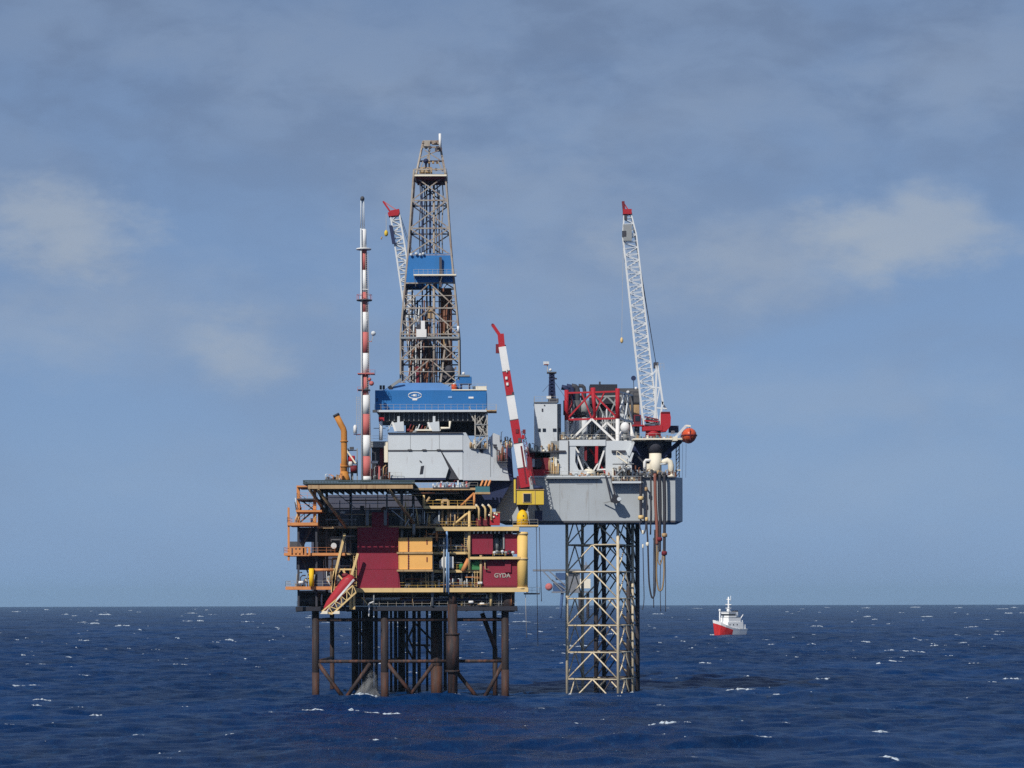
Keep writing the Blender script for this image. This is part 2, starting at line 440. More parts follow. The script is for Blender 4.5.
# breaking crests: low irregular ridges of foam sitting on the wave tops
fv, ff = [], []
def whitecap(x, y, length, depth, height, gap):
    ang = rng.normal(0, .25); nu, nv = max(9, min(30, int(length/.35))), 5
    ca, sa = math.cos(ang), math.sin(ang)
    p = rng.uniform(0, 6.28, 6); base = len(fv)
    us = np.linspace(-1, 1, nu)
    env = np.clip((1-us**2), 0, 1)**.5*(.62+.3*np.sin(us*5+p[0])+.22*np.sin(us*11+p[1])+.24*np.sin(us*19+p[2]))
    env = np.clip(env, .0, 1)
    bend = .25*np.sin(us*2.2+p[3])*depth+.15*depth*np.sin(us*7+p[4])
    for i, u in enumerate(us):
        for j in range(nv):
            v = j/(nv-1)*2-1
            lx = u*length/2; ly = v*depth/2*(.35+.65*env[i])+bend[i]
            fv.append((x+lx*ca-ly*sa, y+lx*sa+ly*ca, height*env[i]*(1-v*v)*(.75+.5*rng.random())-.06-.1*abs(v)))
    for i in range(nu-1):
        for j in range(nv-1):
            q = base+i*nv+j; ff.append((q, q+nv, q+nv+1, q+1))
    X_ = np.array([q[0] for q in fv[base:]]); Y_ = np.array([q[1] for q in fv[base:]])
    zs = sea_z(X_, Y_, np.maximum(gap, .9))
    for i in range(base, len(fv)): fv[i] = (fv[i][0], fv[i][1], fv[i][2]+zs[i-base])
def scatter(n, p0, p1, power, lmed, lsig, lmax):
    for _ in range(n):
        py = p0+(p1-p0)*rng.random()**power
        Y = (H*F)/(py-EL); Y = min(Y, 11000)
        xs = rng.uniform(-.235, .235)*Y*np.ones(24)+rng.uniform(-25, 25, 24); ys = Y+rng.uniform(-30, 30, 24)*(Y/600)
        gp = max(float(row_gap(np.array(Y))), Y*math.radians(34/760))
        zs = sea_z(xs, ys, np.full(24, gp)); k = int(np.argmax(zs))
        ln = min(lmax, float(np.exp(rng.normal(math.log(lmed), lsig))))*Y/F
        ht = float(rng.uniform(.7, 1.9))*min(1.6, .55+ln/(6*Y/F)*.5)*Y/F*.46
        whitecap(xs[k], ys[k], ln, ln*rng.uniform(.25, .5)*(Y/700)**.5+.4, ht, gp)
scatter(360, 606.5, 668, 1.15, 5.4, .65, 20)
scatter(110, 640, 768, 1.0, 7, .7, 34)
for px, py, ln in ((313, 711, 26), (384, 713, 40), (664, 722, 36), (95, 715, 16), (1012, 681, 22), (991, 685, 12), (893, 664, 20), (820, 682, 18), (760, 738, 28), (160, 752, 14), (735, 692, 20), (880, 731, 26), (180, 750, 12), (890, 766, 30), (40, 702, 24), (745, 692, 22), (330, 622, 14), (352, 711, 16), (500, 694, 10), (455, 696, 12), (385, 695, 12), (570, 696, 9), (618, 697, 9), (632, 694, 8), (316, 696, 9), (365, 697, 30), (430, 697, 9)):
    Y = H*F/(py-EL); yy_ = Y+np.linspace(-9, 9, 37); xx_ = np.full(37, (px-512)*Y/F)
    Y = float(yy_[int(np.argmax(sea_z(xx_, yy_, np.full(37, .9))))]) if ln > 13 else Y
    whitecap((px-512)*Y/F, Y, ln*Y/F, 1.8, .34 if ln > 13 else .3, .9)
me = bpy.data.meshes.new('whitecaps'); me.from_pydata(fv, [], ff); me.update()
me.polygons.foreach_set('use_smooth', [True]*len(ff))
foam = bpy.data.materials.new('sea foam'); foam.use_nodes = True
fb = foam.node_tree.nodes['Principled BSDF']; fb.inputs['Base Color'].default_value = S(182, 193, 202); fb.inputs['Roughness'].default_value = .8
fn = foam.node_tree.nodes.new('ShaderNodeTexNoise'); fn.inputs['Scale'].default_value = 2.2; fn.inputs['Detail'].default_value = 5
ftc = foam.node_tree.nodes.new('ShaderNodeTexCoord'); foam.node_tree.links.new(ftc.outputs['Object'], fn.inputs['Vector'])
fr = foam.node_tree.nodes.new('ShaderNodeMapRange'); fr.inputs[1].default_value = .36; fr.inputs[2].default_value = .54; fr.inputs[3].default_value = .15
foam.node_tree.links.new(fn.outputs['Fac'], fr.inputs[0]); foam.node_tree.links.new(fr.outputs[0], fb.inputs['Alpha'])
me.materials.append(foam)
o = bpy.data.objects.new('whitecaps', me); COL.objects.link(o); o['kind'] = 'stuff'

# ------------------------------------------------------------------ the air
HAZE = 3.2e-5
hz = MB().box((-26500, -26500, -(2*26500**2)/(2*RE)-3), (26500, 26500, 131)).build('haze', 'white', None, (0, 0, 0))
hz['kind'] = 'stuff'
hm = bpy.data.materials.new('sea haze'); hm.use_nodes = True
nn = hm.node_tree.nodes; nn.clear()
ho = nn.new('ShaderNodeOutputMaterial'); hv = nn.new('ShaderNodeVolumePrincipled')
hv.inputs['Color'].default_value = (.56, .82, 1, 1); hv.inputs['Density'].default_value = HAZE; hv.inputs['Anisotropy'].default_value = .2
hm.node_tree.links.new(hv.outputs[0], ho.inputs['Volume'])
hz.data.materials.clear(); hz.data.materials.append(hm)
# ================================================================== the fixed production platform
plat = thing('production_platform', 'fixed production platform with crowded open decks on dark rusty steel legs', 'oil platform', (X(408), 520, 0))
WL = -3.0                                            # the legs go on below the surface
def leg(px, Y, r, top=606, mat='leg_steel', name='jacket_leg'):
    p = tube(plat, name, mat, (X(px, Y), Y, WL), (X(px, Y), Y, Z(top, Y)), r, r, 16); return p
# front and rear rows of legs
for px, Y, r in ((315.5, 503, .72), (332, 537, .48), (355, 530, .75), (368, 520, .85), (384.5, 503, .78), (401.5, 528, .75), (436.5, 512, 1.2), (505, 503, .75), (494.5, 534, .45), (414, 538, .4)):
    leg(px, Y, r)
for px, Y, r in ((315.5, 503, .72), (332, 537, .48), (384.5, 503, .78), (436.5, 512, 1.2), (505, 503, .75)):
    tube(plat, 'splash_zone', 'splash', (X(px, Y), Y, WL), (X(px, Y), Y, 4.2+px % 3), r+.015, None, 16)
# thick sleeved leg right of centre
leg(452.5, 501, 1.0, 604)
for a, b, r in ((634, 670, 1.32), (670, 672, 1.5), (633, 635, 1.45)):
    tube(plat, 'leg_sleeve', 'leg_steel', P(452.5, b, 501), P(452.5, a, 501), r, r, 16)
# horizontal and diagonal braces of the jacket
def brace(a, b, r=.33, mat='brace_steel', name='jacket_brace'): return tube(plat, name, mat, a, b, r, r, 10)
for py, r in ((619.5, .36), (661, .34)):
    xs = (315.5, 384.5, 452.5, 505)
    for x0, x1 in zip(xs[:-1], xs[1:]): brace(P(x0, py, 503), P(x1, py, 503), r, 'leg_steel' if py < 640 and x0 < 400 else 'brace_steel')
    brace(P(332, py, 537), P(494.5, py, 537), .3)
    for x0, x1 in ((315.5, 332), (505, 494.5), (384.5, 401.5)):
        brace(P(x0, py, 503), Vector((X(x1, 537), 537, Z(py, 503))), .28)
for q in ((318, 663, 345, 700), (370, 663, 344, 700), (387, 663, 412, 694), (433, 664, 411, 694), (456, 671, 479, 700), (503, 663, 484, 698)):
    brace(P(q[0], q[1], 503), P(q[2], q[3], 503), .42, 'brace_steel')
brace(P(482, 613, 512), P(495, 648, 512), .5); brace(P(495, 648, 512), P(495, 700, 512), .5)
for q in ((414, 622, 437, 645), (414, 625, 405, 645), (405, 645, 414, 661), (414, 645, 430, 645), (424, 645, 436, 660), (356, 625, 369, 645), (401, 622, 414, 650)):
    brace(P(q[0], q[1], 536), P(q[2], q[3], 536), .22)
# conductors and caissons, a bundle under the wells
for i, px in enumerate((360, 363.5, 372, 376, 391, 395.5, 407, 419, 427, 445)):
    tube(plat, 'conductor', 'leg_steel', (X(px, 520+i % 3*4), 520+i % 3*4, WL), (X(px, 520+i % 3*4), 520+i % 3*4, Z(606, 520)), .26+.1*(i % 2), None, 10)
# ---- decks
def deck(px0, px1, py, th, Y0, Y1, edge='amber', plate='dark_grey', beam=.55):
    a, b = P(px0, py, Y0), P(px1, py, Y0)
    MB().box((a.x, Y0+.02, a.z-.25), (b.x, Y1, a.z)).build('deck_plate', plate, plat)
    h = th*.2
    if h > .2:
        MB().box((a.x-.05, Y0-.25, a.z-h), (b.x+.05, Y0, a.z+.06)).build('deck_edge_beam', edge, plat)
    n = int((b.x-a.x)/3.2)
    for i in range(n+1):
        x = a.x+(b.x-a.x)*i/max(1, n)
        MB().bar((x, Y0+.3, a.z-.28-beam/2), (x, Y1, a.z-.28-beam/2), .22, beam).build('joist', plate, plat)
deck(296, 517, 606.5, 4, 501, 540, 'black', 'black', .7)
for Y in (508, 520, 532): MB().box((X(297), Y, Z(611)), (X(517), Y+.6, Z(606.8))).build('girder', 'black', plat)
deck(340, 528, 588, 4, 499.5, 540, 'amber')
deck(400, 520, 570, 2.4, 501, 540, 'amber')
deck(340, 400, 553, 1.6, 502, 540, 'amber_dull')
deck(400, 474, 552, 2.2, 501, 540, 'amber')
deck(318, 436, 526, 2.0, 501, 538, 'amber_dull')
deck(436, 519, 527, 3.8, 499, 538, 'amber')
deck(424, 476, 506, 2.6, 499.5, 534, 'amber')
deck(412, 478, 488, 2.0, 500, 540, 'amber_dull')
deck(470, 520, 557, 2.2, 499.4, 512, 'amber')
# inner bulkheads that close the dark deck spaces
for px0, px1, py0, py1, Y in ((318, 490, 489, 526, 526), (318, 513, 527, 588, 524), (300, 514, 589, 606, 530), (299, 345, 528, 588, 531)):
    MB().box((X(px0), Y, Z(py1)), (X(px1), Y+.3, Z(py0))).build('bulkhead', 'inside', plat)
# deck columns and truss braces in the open front
for px, Y, py0, py1, mt in ((327, 504, 489, 606, 'dark_grey'), (351, 503, 489, 606, 'dark_grey'), (402, 502, 489, 588, 'mid_grey'), (413.5, 503, 489, 588, 'dark_grey'),
                            (432.5, 500.6, 553, 606, 'mid_grey'), (436, 503, 488, 588, 'dark'), (469.5, 500, 507, 570, 'amber'), (481, 500.4, 555, 588, 'amber_dull'), (456, 504, 507, 588, 'dark'), (462, 502, 588, 606, 'amber'), (491, 501, 590, 606, 'amber'), (499, 502, 590, 606, 'mid_grey'), (511, 505, 528, 606, 'rust'), (345, 500, 590, 608, 'dark_grey')):
    tube(plat, 'deck_column', mt, P(px, py1, Y), P(px, py0, Y), .28, None, 10)
tube(plat, 'deck_column', 'leg_steel', P(452.5, 606, 501), P(452.5, 589, 501), .85, None, 14)
tube(plat, 'deck_column', 'leg_steel', P(508.5, 612, 502), P(508.5, 589, 502), 1.25, None, 14)
def tb(*q, Y=500.3, r=.24, mat='amber'): return tube(plat, 'truss_brace', mat, P(q[0], q[1], Y), P(q[2], q[3], Y), r, None, 8)
tb(453.5, 525, 474, 508); tb(461, 506, 474.5, 493, mat='orange'); tb(474.5, 493, 474.5, 508, mat='orange')
tb(417, 553, 437, 529, mat='mid_grey', Y=502); tb(424, 506, 430, 497, mat='amber_dull'); tb(424, 495, 424, 506)
tb(437, 529, 437, 541, mat='orange'); tb(437, 529, 447, 529, mat='orange', r=.5)
tb(463, 571, 469, 559, mat='orange', r=.5); tb(400, 524, 414, 505, mat='dark_grey', Y=506)
# yellow corner column with its collars
cc = tube(plat, 'corner_column', 'column_yellow', P(522.6, 591, 500.3), P(522.6, 532, 500.3), 1.05, None, 24)
for py in (534, 559, 588): tube(cc, 'collar', 'amber', P(522.6, py+1, 500.3), P(522.6, py-1, 500.3), 1.14, None, 24)
# blue and grey riser pipes in front of the decks
tube(plat, 'riser', 'pale_blue', P(447, 592, 499), P(447, 529, 499), .2, None, 8)
tube(plat, 'riser', 'mid_grey', P(444, 592, 499), P(444, 538, 499), .17, None, 8)
tube(plat, 'riser', 'pale_blue', P(448.8, 594, 499.2), P(448.8, 552, 499.2), .12, None, 8)
# railings along the deck edges
def rl(px0, px1, py, Y, mat='rail_yellow', **k): return rail(plat, mat, P(px0, py, Y), P(px1, py, Y), **k)
rl(340, 358, 587.8, 499.7); rl(400, 480, 587.8, 499.7); rl(318, 356, 525.8, 501.2, 'rail'); rl(400, 436, 525.8, 501.2, 'rail')
rl(437, 478, 526.8, 499.2); rl(400, 470, 551.8, 501.2); rl(433, 481, 569.8, 501.2); rl(425, 474, 505.8, 499.7)
rl(493, 505, 556.8, 499.6); rl(412, 478, 487.8, 500.2, 'rail'); rl(345, 516, 606, 501.3, 'rail'); rl(297, 345, 606, 501.3, 'black')
# pipework and equipment in the dark deck spaces, all of it fixed to the decks
rnd = random.Random(3)
pcol = ['dark_grey', 'mid_grey', 'mid_grey', 'light_grey', 'navy', 'rust', 'amber_dull', 'dark_grey']
npipe = 0
bays = [(345, 470, 526, 492), (320, 357, 552, 529), (404, 470, 551, 529), (404, 480, 569, 554), (400, 481, 587, 573), (345, 500, 605, 592), (424, 470, 524, 509), (300, 345, 605, 592), (320, 356, 586, 556), (493, 505, 552, 532)]
for px0, px1, pb, pt in bays:
    for k in range(9):
        Y = rnd.uniform(501.2, 507); x0, x1 = sorted((rnd.uniform(px0, px1), rnd.uniform(px0, px1)))
        z0 = rnd.uniform(pt+1, pb-2); r = rnd.choice((.1, .14, .2, .3)); mt = rnd.choice(pcol)
        pts = [P(x0, pb, Y), P(x0, z0, Y), P(x0+.6, z0-1, Y), P(x1, z0-1, Y)]
        if rnd.random() < .6: pts += [P(x1+.6, z0, Y), P(x1+.6, pt if rnd.random() < .5 else pb, Y)]
        MB().path(pts, r, 6).build('pipe', mt, plat); npipe += 1
    for k in range(3):
        Y = rnd.uniform(502, 506); x = rnd.uniform(px0+3, px1-3); hgt = (pb-pt)*rnd.uniform(.35, .75)
        mt = rnd.choice(['dark_grey', 'mid_grey', 'navy', 'dark', 'light_grey'])
        if rnd.random() < .5:
            hx = rnd.uniform(1, 2.6)
            mb = MB().pbox(x-hx, pb-hgt, x+hx, pb, Y, 1.2).pbox(x-hx*.85, pb-hgt*.85, x+hx*.85, pb-hgt*.15, Y-.05, .06).pbox(x-hx*1.1, pb-hgt-.5, x+hx*1.1, pb-hgt, Y-.1, 1.4)
            mb.build('cabinet', mt, plat)
        else:
            r = rnd.uniform(.35, .8); a = P(x, pb, Y); hh = hgt*.2
            MB().lathe((a.x, a.y, a.z), [(0, r*.7), (.15, r*.7), (.16, r), (hh*.75, r), (hh*.92, r*.7), (hh, r*.15)], 14).build('vessel', mt, plat)
for q in ((322, 497, 400, 497), (330, 503, 385, 503), (345, 514, 372, 514), (352, 492, 352, 525), (378, 492, 378, 510), (325, 519, 357, 519), (366, 498, 366, 526), (389, 508, 424, 508), (336, 492, 356, 508), (392, 510, 410, 525)):
    MB().bar(P(q[0], q[1], 500.6), P(q[2], q[3], 500.6), .16).build('pipe_support', rnd.choice(('light_grey', 'mid_grey', 'amber_dull')), plat)
# scaffold tubes and ladders lashed to the open deck fronts
for px0, px1, pb, pt, n in ((404, 470, 526, 490, 20), (404, 470, 552, 529, 13), (404, 481, 587, 571, 14), (320, 357, 586, 530, 14), (345, 515, 605, 592, 14), (400, 436, 524, 492, 8)):
    for k in range(n):
        Y = rnd.uniform(499.9, 501.6); x = rnd.uniform(px0, px1); y = rnd.uniform(pt, pb); q = rnd.random()
        if q < .4: a_, b_ = P(x, pb, Y), P(x, max(pt, pb-rnd.uniform(8, 22)), Y)
        elif q < .75: a_, b_ = P(x, y, Y), P(min(px1, x+rnd.uniform(6, 22)), y, Y)
        else: a_, b_ = P(x, pb, Y), P(x+rnd.uniform(-9, 9), max(pt, pb-rnd.uniform(8, 18)), Y)
        tube(plat, 'scaffold_tube', rnd.choice(('amber', 'amber', 'amber_dull', 'orange', 'mid_grey', 'light_grey', 'rust')), a_, b_, rnd.choice((.08, .1, .14)), None, 6)
for px, p0, p1 in ((407, 526, 490), (466, 552, 529), (427, 587, 571), (355, 586, 555), (476, 587, 571)):
    ladder_mb(P(px, p0, 500.2), P(px, p1, 500.2), .6).build('ladder', 'amber', plat)
# vertical hangers and cable trays that show pale against the dark
for px, py0, py1, Y in ((395, 489, 494, 496), (340, 500, 526, 505), (362, 513, 526, 504.5), (392, 512, 526, 504.5), (370, 504, 520, 509), (430, 512, 526, 505), (420, 529, 551, 504)):
    MB().bar(P(px, py1, Y), P(px, py0, Y), .18).build('pipe_hanger', 'mid_grey', plat)
for px0, px1, py, Y in ((330, 420, 508, 507), (345, 425, 500, 509), (405, 468, 540, 506), (330, 355, 517, 504)):
    MB().bar(P(px0, py, Y), P(px1, py, Y), .5, .22).build('cable_tray', 'dark_grey', plat)
# underside pipes over the water
for i, (px0, px1, py, Y) in enumerate(((400, 432, 599, 503), (405, 436, 601.5, 502.5), (300, 335, 600, 504), (350, 395, 603, 504))):
    tube(plat, 'flowline', 'rust' if i < 2 else 'dark_grey', P(px0, py, Y), P(px1, py, Y), .3, None, 8)
MB().bar(P(369, 616, 500), P(369, 603, 500), .25).build('hose_davit', 'white', plat)
MB().bar(P(369, 603, 500), P(374, 601, 500), .2).build('hose_davit', 'white', plat)
# small balcony on the right side
MB().box((X(524), 503, Z(594.5)), (X(540), 506, Z(593))).build('side_landing', 'dark', plat)
rail(plat, 'rail', P(524, 593, 503), P(540, 593, 503), P(540, 593, 503)+Vector((0, 3, 0)))
# scattered work lights in their white housings
for px, py, Y in ((445, 499, 503), (343, 512, 503), (480, 583, 500), (301, 582, 497.5), (408, 584.5, 501), (350, 584.5, 501), (471, 602, 501), (482, 604, 501), (455, 603, 502)):
    a = P(px, py, Y)
    MB().lathe((a.x-.5, a.y, a.z), [(0, .12), (.1, .28), (.9, .3), (1.0, .15)], 10, 'x').build('work_light', 'white', plat)

# ---- water dumped from a pipe under the deck
mb = MB(); rings = []; nR = 18
for k in range(9):
    t = k/8; c = P(374.5-8.5*t, 663+36*t, 507); rings.append([(c.x+math.cos(2*math.pi*q/nR)*(.35+3.0*t**1.3)*(.9+.14*math.sin(q*2.3+k*1.7)), c.y+math.sin(2*math.pi*q/nR)*(.35+1.9*t), c.z) for q in range(nR)])
mb.add([v for r_ in rings for v in r_], [(k*nR+q, (k+1)*nR+q, (k+1)*nR+(q+1) % nR, k*nR+(q+1) % nR) for k in range(8) for q in range(nR)]+[tuple(range(nR)), tuple(8*nR+q for q in reversed(range(nR)))])
o = mb.build('falling_water', 'white'); o['kind'] = 'stuff'
dm = bpy.data.materials.new('falling spray'); dm.use_nodes = True
dn = dm.node_tree.nodes; dl = dm.node_tree.links; dn.clear()
do_ = dn.new('ShaderNodeOutputMaterial'); dvv = dn.new('ShaderNodeVolumePrincipled'); dvv.inputs['Color'].default_value = (.93, .95, .96, 1)
dtc = dn.new('ShaderNodeTexCoord'); dmp = dn.new('ShaderNodeMapping'); dmp.inputs['Scale'].default_value = (1.2, 1.2, .25); dno = dn.new('ShaderNodeTexNoise'); dno.inputs['Scale'].default_value = 1.0; dno.inputs['Detail'].default_value = 4
drm = dn.new('ShaderNodeMapRange'); drm.inputs[1].default_value = .40; drm.inputs[2].default_value = .72; drm.inputs[3].default_value = .03; drm.inputs[4].default_value = 1.1
dl.new(dtc.outputs['Object'], dmp.inputs[0]); dl.new(dmp.outputs[0], dno.inputs['Vector']); dl.new(dno.outputs['Fac'], drm.inputs[0]); dl.new(drm.outputs[0], dvv.inputs['Density']); dl.new(dvv.outputs[0], do_.inputs['Volume'])
o.data.materials.clear(); o.data.materials.append(dm)

# ================================================================== helideck
hd = thing('helideck', 'dark flat helideck with yellow edge beams overhanging the front of the platform', 'helideck', P(361, 488, 505))
MB().box((X(306, 487.2), 487.2, Z(484.2, 489)), (X(415, 489), 522, Z(483, 489))).build('landing_surface', 'net', hd)
nb = MB(); 
for z in (480.2, 481.6, 483): nb.bar(P(303.5, z, 487.0), P(415, z, 487.0), .16, .22)
for i in range(38): x = 303.5+i*3; nb.bar(P(x, 484, 487.1), P(x, 480, 487.0), .08)
nb.build('safety_net', 'net', hd)
nb = MB()
for z in (480.4, 483): nb.bar(P(303.5, z, 487.0), P(303.5, z, 487.0)+Vector((0, 28, 0)), .14)
for i in range(15): y = 487.0+i*2; nb.bar((X(303.5, 487.0), y, Z(484, 487.0)), (X(303.5, 487.0), y, Z(480, 487.0)), .08)
nb.build('safety_net', 'net', hd)
MB().box((X(308, 486), 486.5, Z(488.2, 486)), (X(413, 486), 487.0, Z(484.5, 486))).build('edge_beam', 'amber_dull', hd)
for i in range(18):
    x = 309+i*6; MB().box((X(x, 490), 487.2, Z(487.6, 490)), (X(x, 490)+.25, 521, Z(484.6, 490))).build('joist', 'dark', hd)
for q in ((318, 489, 346.5, 527), (389, 489, 414, 523)):
    tube(hd, 'support_strut', 'amber_dull', P(q[0], q[1], 488), P(q[2], q[3], 500.5), .3, None, 10)
tube(hd, 'support_strut', 'mid_grey', P(414, 523, 500.5), P(414, 535, 500.5), .32, None, 10)
tube(hd, 'support_strut', 'amber_dull', P(310, 489, 492), P(326, 512, 504), .34, None, 10)
MB().pprism([(316, 488.5), (319.5, 488.5), (333, 512), (327, 512)], 507, .3).build('gusset_plate', 'light_grey', hd)

# ================================================================== orange stair and landing tower at the left end
st = thing('stair_tower', 'orange open stair tower with landings at the left end of the platform', 'stair tower', P(305, 606, 503))
for px, py0, py1, Y in ((288.8, 507, 560, 498), (298.5, 485, 526, 499), (298.5, 526, 606, 499), (315, 486, 526, 499), (316.5, 526, 606, 499), (298.5, 489, 590, 510), (315, 489, 590, 510), (322, 488, 526, 505)):
    MB().bar(P(px, py1, Y), P(px, py0, Y), .62 if py1 == 526 else .4).build('post', 'orange' if py1 < 600 and Y < 505 else 'dark', st)
def landing(px0, px1, py, th, Y0, d, mat='orange'):
    a, b = P(px0, py, Y0), P(px1, py, Y0)
    q = MB().box((a.x, Y0, a.z-th*.2), (b.x, Y0+d, a.z)).build('landing', mat, st)
    return q
for px0, px1, py, th in ((287.5, 318, 522, 3), (284, 345, 552.5, 2.6), (285.5, 342, 586, 3.2), (296, 322, 509.5, 2), (297, 318, 498, 1.4), (297, 310, 485, 1.6)):
    l = landing(px0, px1, py, th, 497.5, 12, 'orange' if py != 498 else 'dark')
    if py not in (485,):
        MB().rail([P(px0, py, 497.6), P(px1-(0 if px1 < 330 else 10), py, 497.6)]).build('railing', 'rail_orange' if py < 560 else 'rail', l)
        MB().rail([P(px0, py, 497.6), P(px0, py, 497.6)+Vector((0, 11, 0))]).build('railing', 'rail_orange' if py < 560 else 'rail', l)
for a, b in (((300, 522), (314, 510)), ((314, 509.5), (300, 498.5)), ((300, 552), (314, 523)), ((314, 586), (300, 553))):
    stair_mb(P(*a, 503), P(*b, 503)).build('stair_flight', 'dark_grey', st)
# patterned orange panel on the middle landing
pn = MB()
x0, x1, z0, z1 = X(290.5, 497.2), X(309.5, 497.2), Z(555, 497.2), Z(547, 497.2)
for z in (z0, z1): pn.box((x0, 497.0, z-.1), (x1, 497.3, z+.12))
for i in range(6): x = x0+(x1-x0)*i/5; pn.box((x-.22, 497.03, z0), (x+.22, 497.27, z1))
for x in (x0+(x1-x0)*.3, x0+(x1-x0)*.5): pn.lathe((x, 497.1, (z0+z1)/2), [(-.1, .35), (.1, .35)], 12, 'y')
pn.build('slotted_panel', 'orange', st)
# grey shelters and dark plant behind the landings
MB().pbox(290, 541, 303, 552.5, 503, 4).build('wind_screen', 'dark_grey', st)
MB().pbox(296.5, 555, 322, 569, 507, 9).build('shelter', 'navy', st)
MB().pbox(318, 511, 336, 552, 509, 9).build('shelter', 'dark_grey', st)
MB().pbox(298, 527, 317, 541, 509, 5).build('shelter', 'navy', st)
MB().pbox(298, 592, 327, 606, 505, 12).build('shelter', 'black', st)
MB().pbox(299, 590, 326, 592, 503, 6).build('shelter_roof', 'mid_grey', st)
yc = tube(st, 'yellow_standpipe', 'bright_yellow', P(311.5, 586, 496.9), P(311.5, 568, 496.9), .5, None, 14)
tube(st, 'yellow_header', 'orange', P(312, 569.5, 497.5), P(334, 569.5, 497.5), .3, None, 10)
for k in range(5):
    MB().path([P(297+k*3.5, 586, 500), P(297+k*3.5, 574+k % 3*3, 500), P(299+k*3.5, 572+k % 3*3, 500.5), P(302+k*3.5, 572+k % 3*3, 501)], .13, 6).build('pipe', ['mid_grey', 'light_grey', 'dark_grey'][k % 3], st)

for k in range(26):
    px = rnd.uniform(290, 340); py = rnd.choice((522, 522, 552, 586, 586, 509.5)); hh = rnd.uniform(4, 13); Y = rnd.uniform(497.8, 500)
    if py in (522, 509.5): px = rnd.uniform(290, 316)
    if rnd.random() < .5: tube(st, 'scaffold_tube', rnd.choice(('orange', 'amber', 'dark_grey', 'mid_grey', 'light_grey')), P(px, py, Y), P(px+rnd.uniform(-4, 4), py-hh, Y), .1, None, 6)
    else: MB().pbox(px-1, py-hh*.45, px+1.2, py, Y+.4, .6).pbox(px-1.2, py-hh*.45-.3, px+1.4, py-hh*.45, Y+.3, .8).build('deck_box', rnd.choice(('dark_grey', 'mid_grey', 'navy', 'rust', 'light_grey')), st)
# ================================================================== the free-fall lifeboat and its launch ramp
rp = thing('lifeboat_ramp', 'yellow sloping lifeboat launch frame hanging off the lower left deck', 'launch ramp', P(340, 606, 498))
def rb(a, b, r=.2, Y=497, Y2=None, name='ramp_beam', mat='amber'): return MB().bar(P(*a, Y), P(*b, Y2 or Y), r*2).build(name, mat, rp)
for Y in (494.5, 499):
    rb((353, 585), (322, 611), .13, Y); rb((356, 592), (333, 613), .15, Y); rb((322, 611), (333, 613.5), .2, Y)
    for t in (0, .2, .4, .6, .8):
        a = (353-31*t, 585+26*t); b = (356-23*t, 592+21*t)
        rb(a, b, .07, Y); rb(a, (356-23*min(1, t+.2), 592+21*min(1, t+.2)), .07, Y)
for a, b in (((350.5, 580), (350.5, 609)), ((354, 586), (354, 609)), ((333, 594), (334.5, 568)), ((345, 533), (334, 578)), ((334, 578), (332, 592)), ((358, 553), (350, 580))):
    rb(a, b, .24, 497.5, None, 'hanger_post')
for a, b in (((333, 569), (357, 569)), ((334, 570), (350, 587)), ((343, 570), (351, 581)), ((340, 570), (333, 580)), ((336, 588), (343, 580))):
    rb(a, b, .16, 498, None, 'frame_brace')
MB().pprism([(320, 613.5), (323, 610.5), (327.5, 610.5), (327.5, 613.5)], 494, 1.2).build('end_plate', 'cream', rp)
MB().pprism([(332, 613.5), (335, 610.5), (339.5, 610.5), (339.5, 613.5)], 494, 1.2).build('end_plate', 'cream', rp)
lb = thing('freefall_lifeboat', 'dark red enclosed lifeboat with a white stripe tilted on its launch ramp', 'lifeboat', P(340, 598, 496))
# hull built along its own axis, then tilted
a, b = P(353.5, 576, 496), P(324, 610.5, 496); ax = (b-a); Lb = ax.length; ax.normalize(); nrm = Vector((-ax.z, 0, ax.x)); 
if nrm.z < 0: nrm = -nrm
def lbring(t, wv, hu, hl): 
    wv, hu, hl = wv*1.15, hu*.95, hl*1.1
    c = a+ax*Lb*t; out = []
    for k in range(14):
        th_ = 2*math.pi*k/14; u, v = math.cos(th_), math.sin(th_)
        out.append(c+Vector((0, 1, 0))*u*wv+nrm*(v*(hu if v > 0 else hl)))
    return out
vs, fs = [], []
st_ = ((0, .5, .6, .3), (.04, 1.0, 1.1, .8), (.15, 1.3, 1.5, 1.0), (.35, 1.4, 1.35, 1.1), (.6, 1.35, 1.15, 1.05), (.8, 1.05, .95, .85), (.93, .6, .6, .5), (1, .12, .15, .1))
for s_ in st_: vs += lbring(*s_)
for i in range(len(st_)-1):
    for k in range(14): fs.append((i*14+k, i*14+(k+1) % 14, (i+1)*14+(k+1) % 14, (i+1)*14+k))
fs += [tuple(reversed(range(14))), tuple((len(st_)-1)*14+k for k in range(14))]
MB().add(vs, fs, True).build('hull', 'boat_red', lb)
sp = [a+ax*Lb*t+Vector((0, -wv*1.15-.03, 0))-nrm*.55 for t, wv, _, _ in st_[1:]]
mb = MB()
for i in range(len(sp)-1): mb.bar(sp[i], sp[i+1], .16, .36)
mb.build('white_stripe', 'white', lb)
c = a+ax*Lb*.12+nrm*1.2; MB().lathe((c.x, c.y, c.z), [(0, .7), (.5, .65), (.7, .3)], 12).build('helmsman_dome', 'maroon', lb)
c = a+ax*Lb*.14+Vector((0, -1.25, 0))+nrm*.5; MB().lathe((c.x, c.y, c.z), [(-.05, .35), (.05, .35)], 12, 'y').build('side_hatch', 'red_dull', lb)
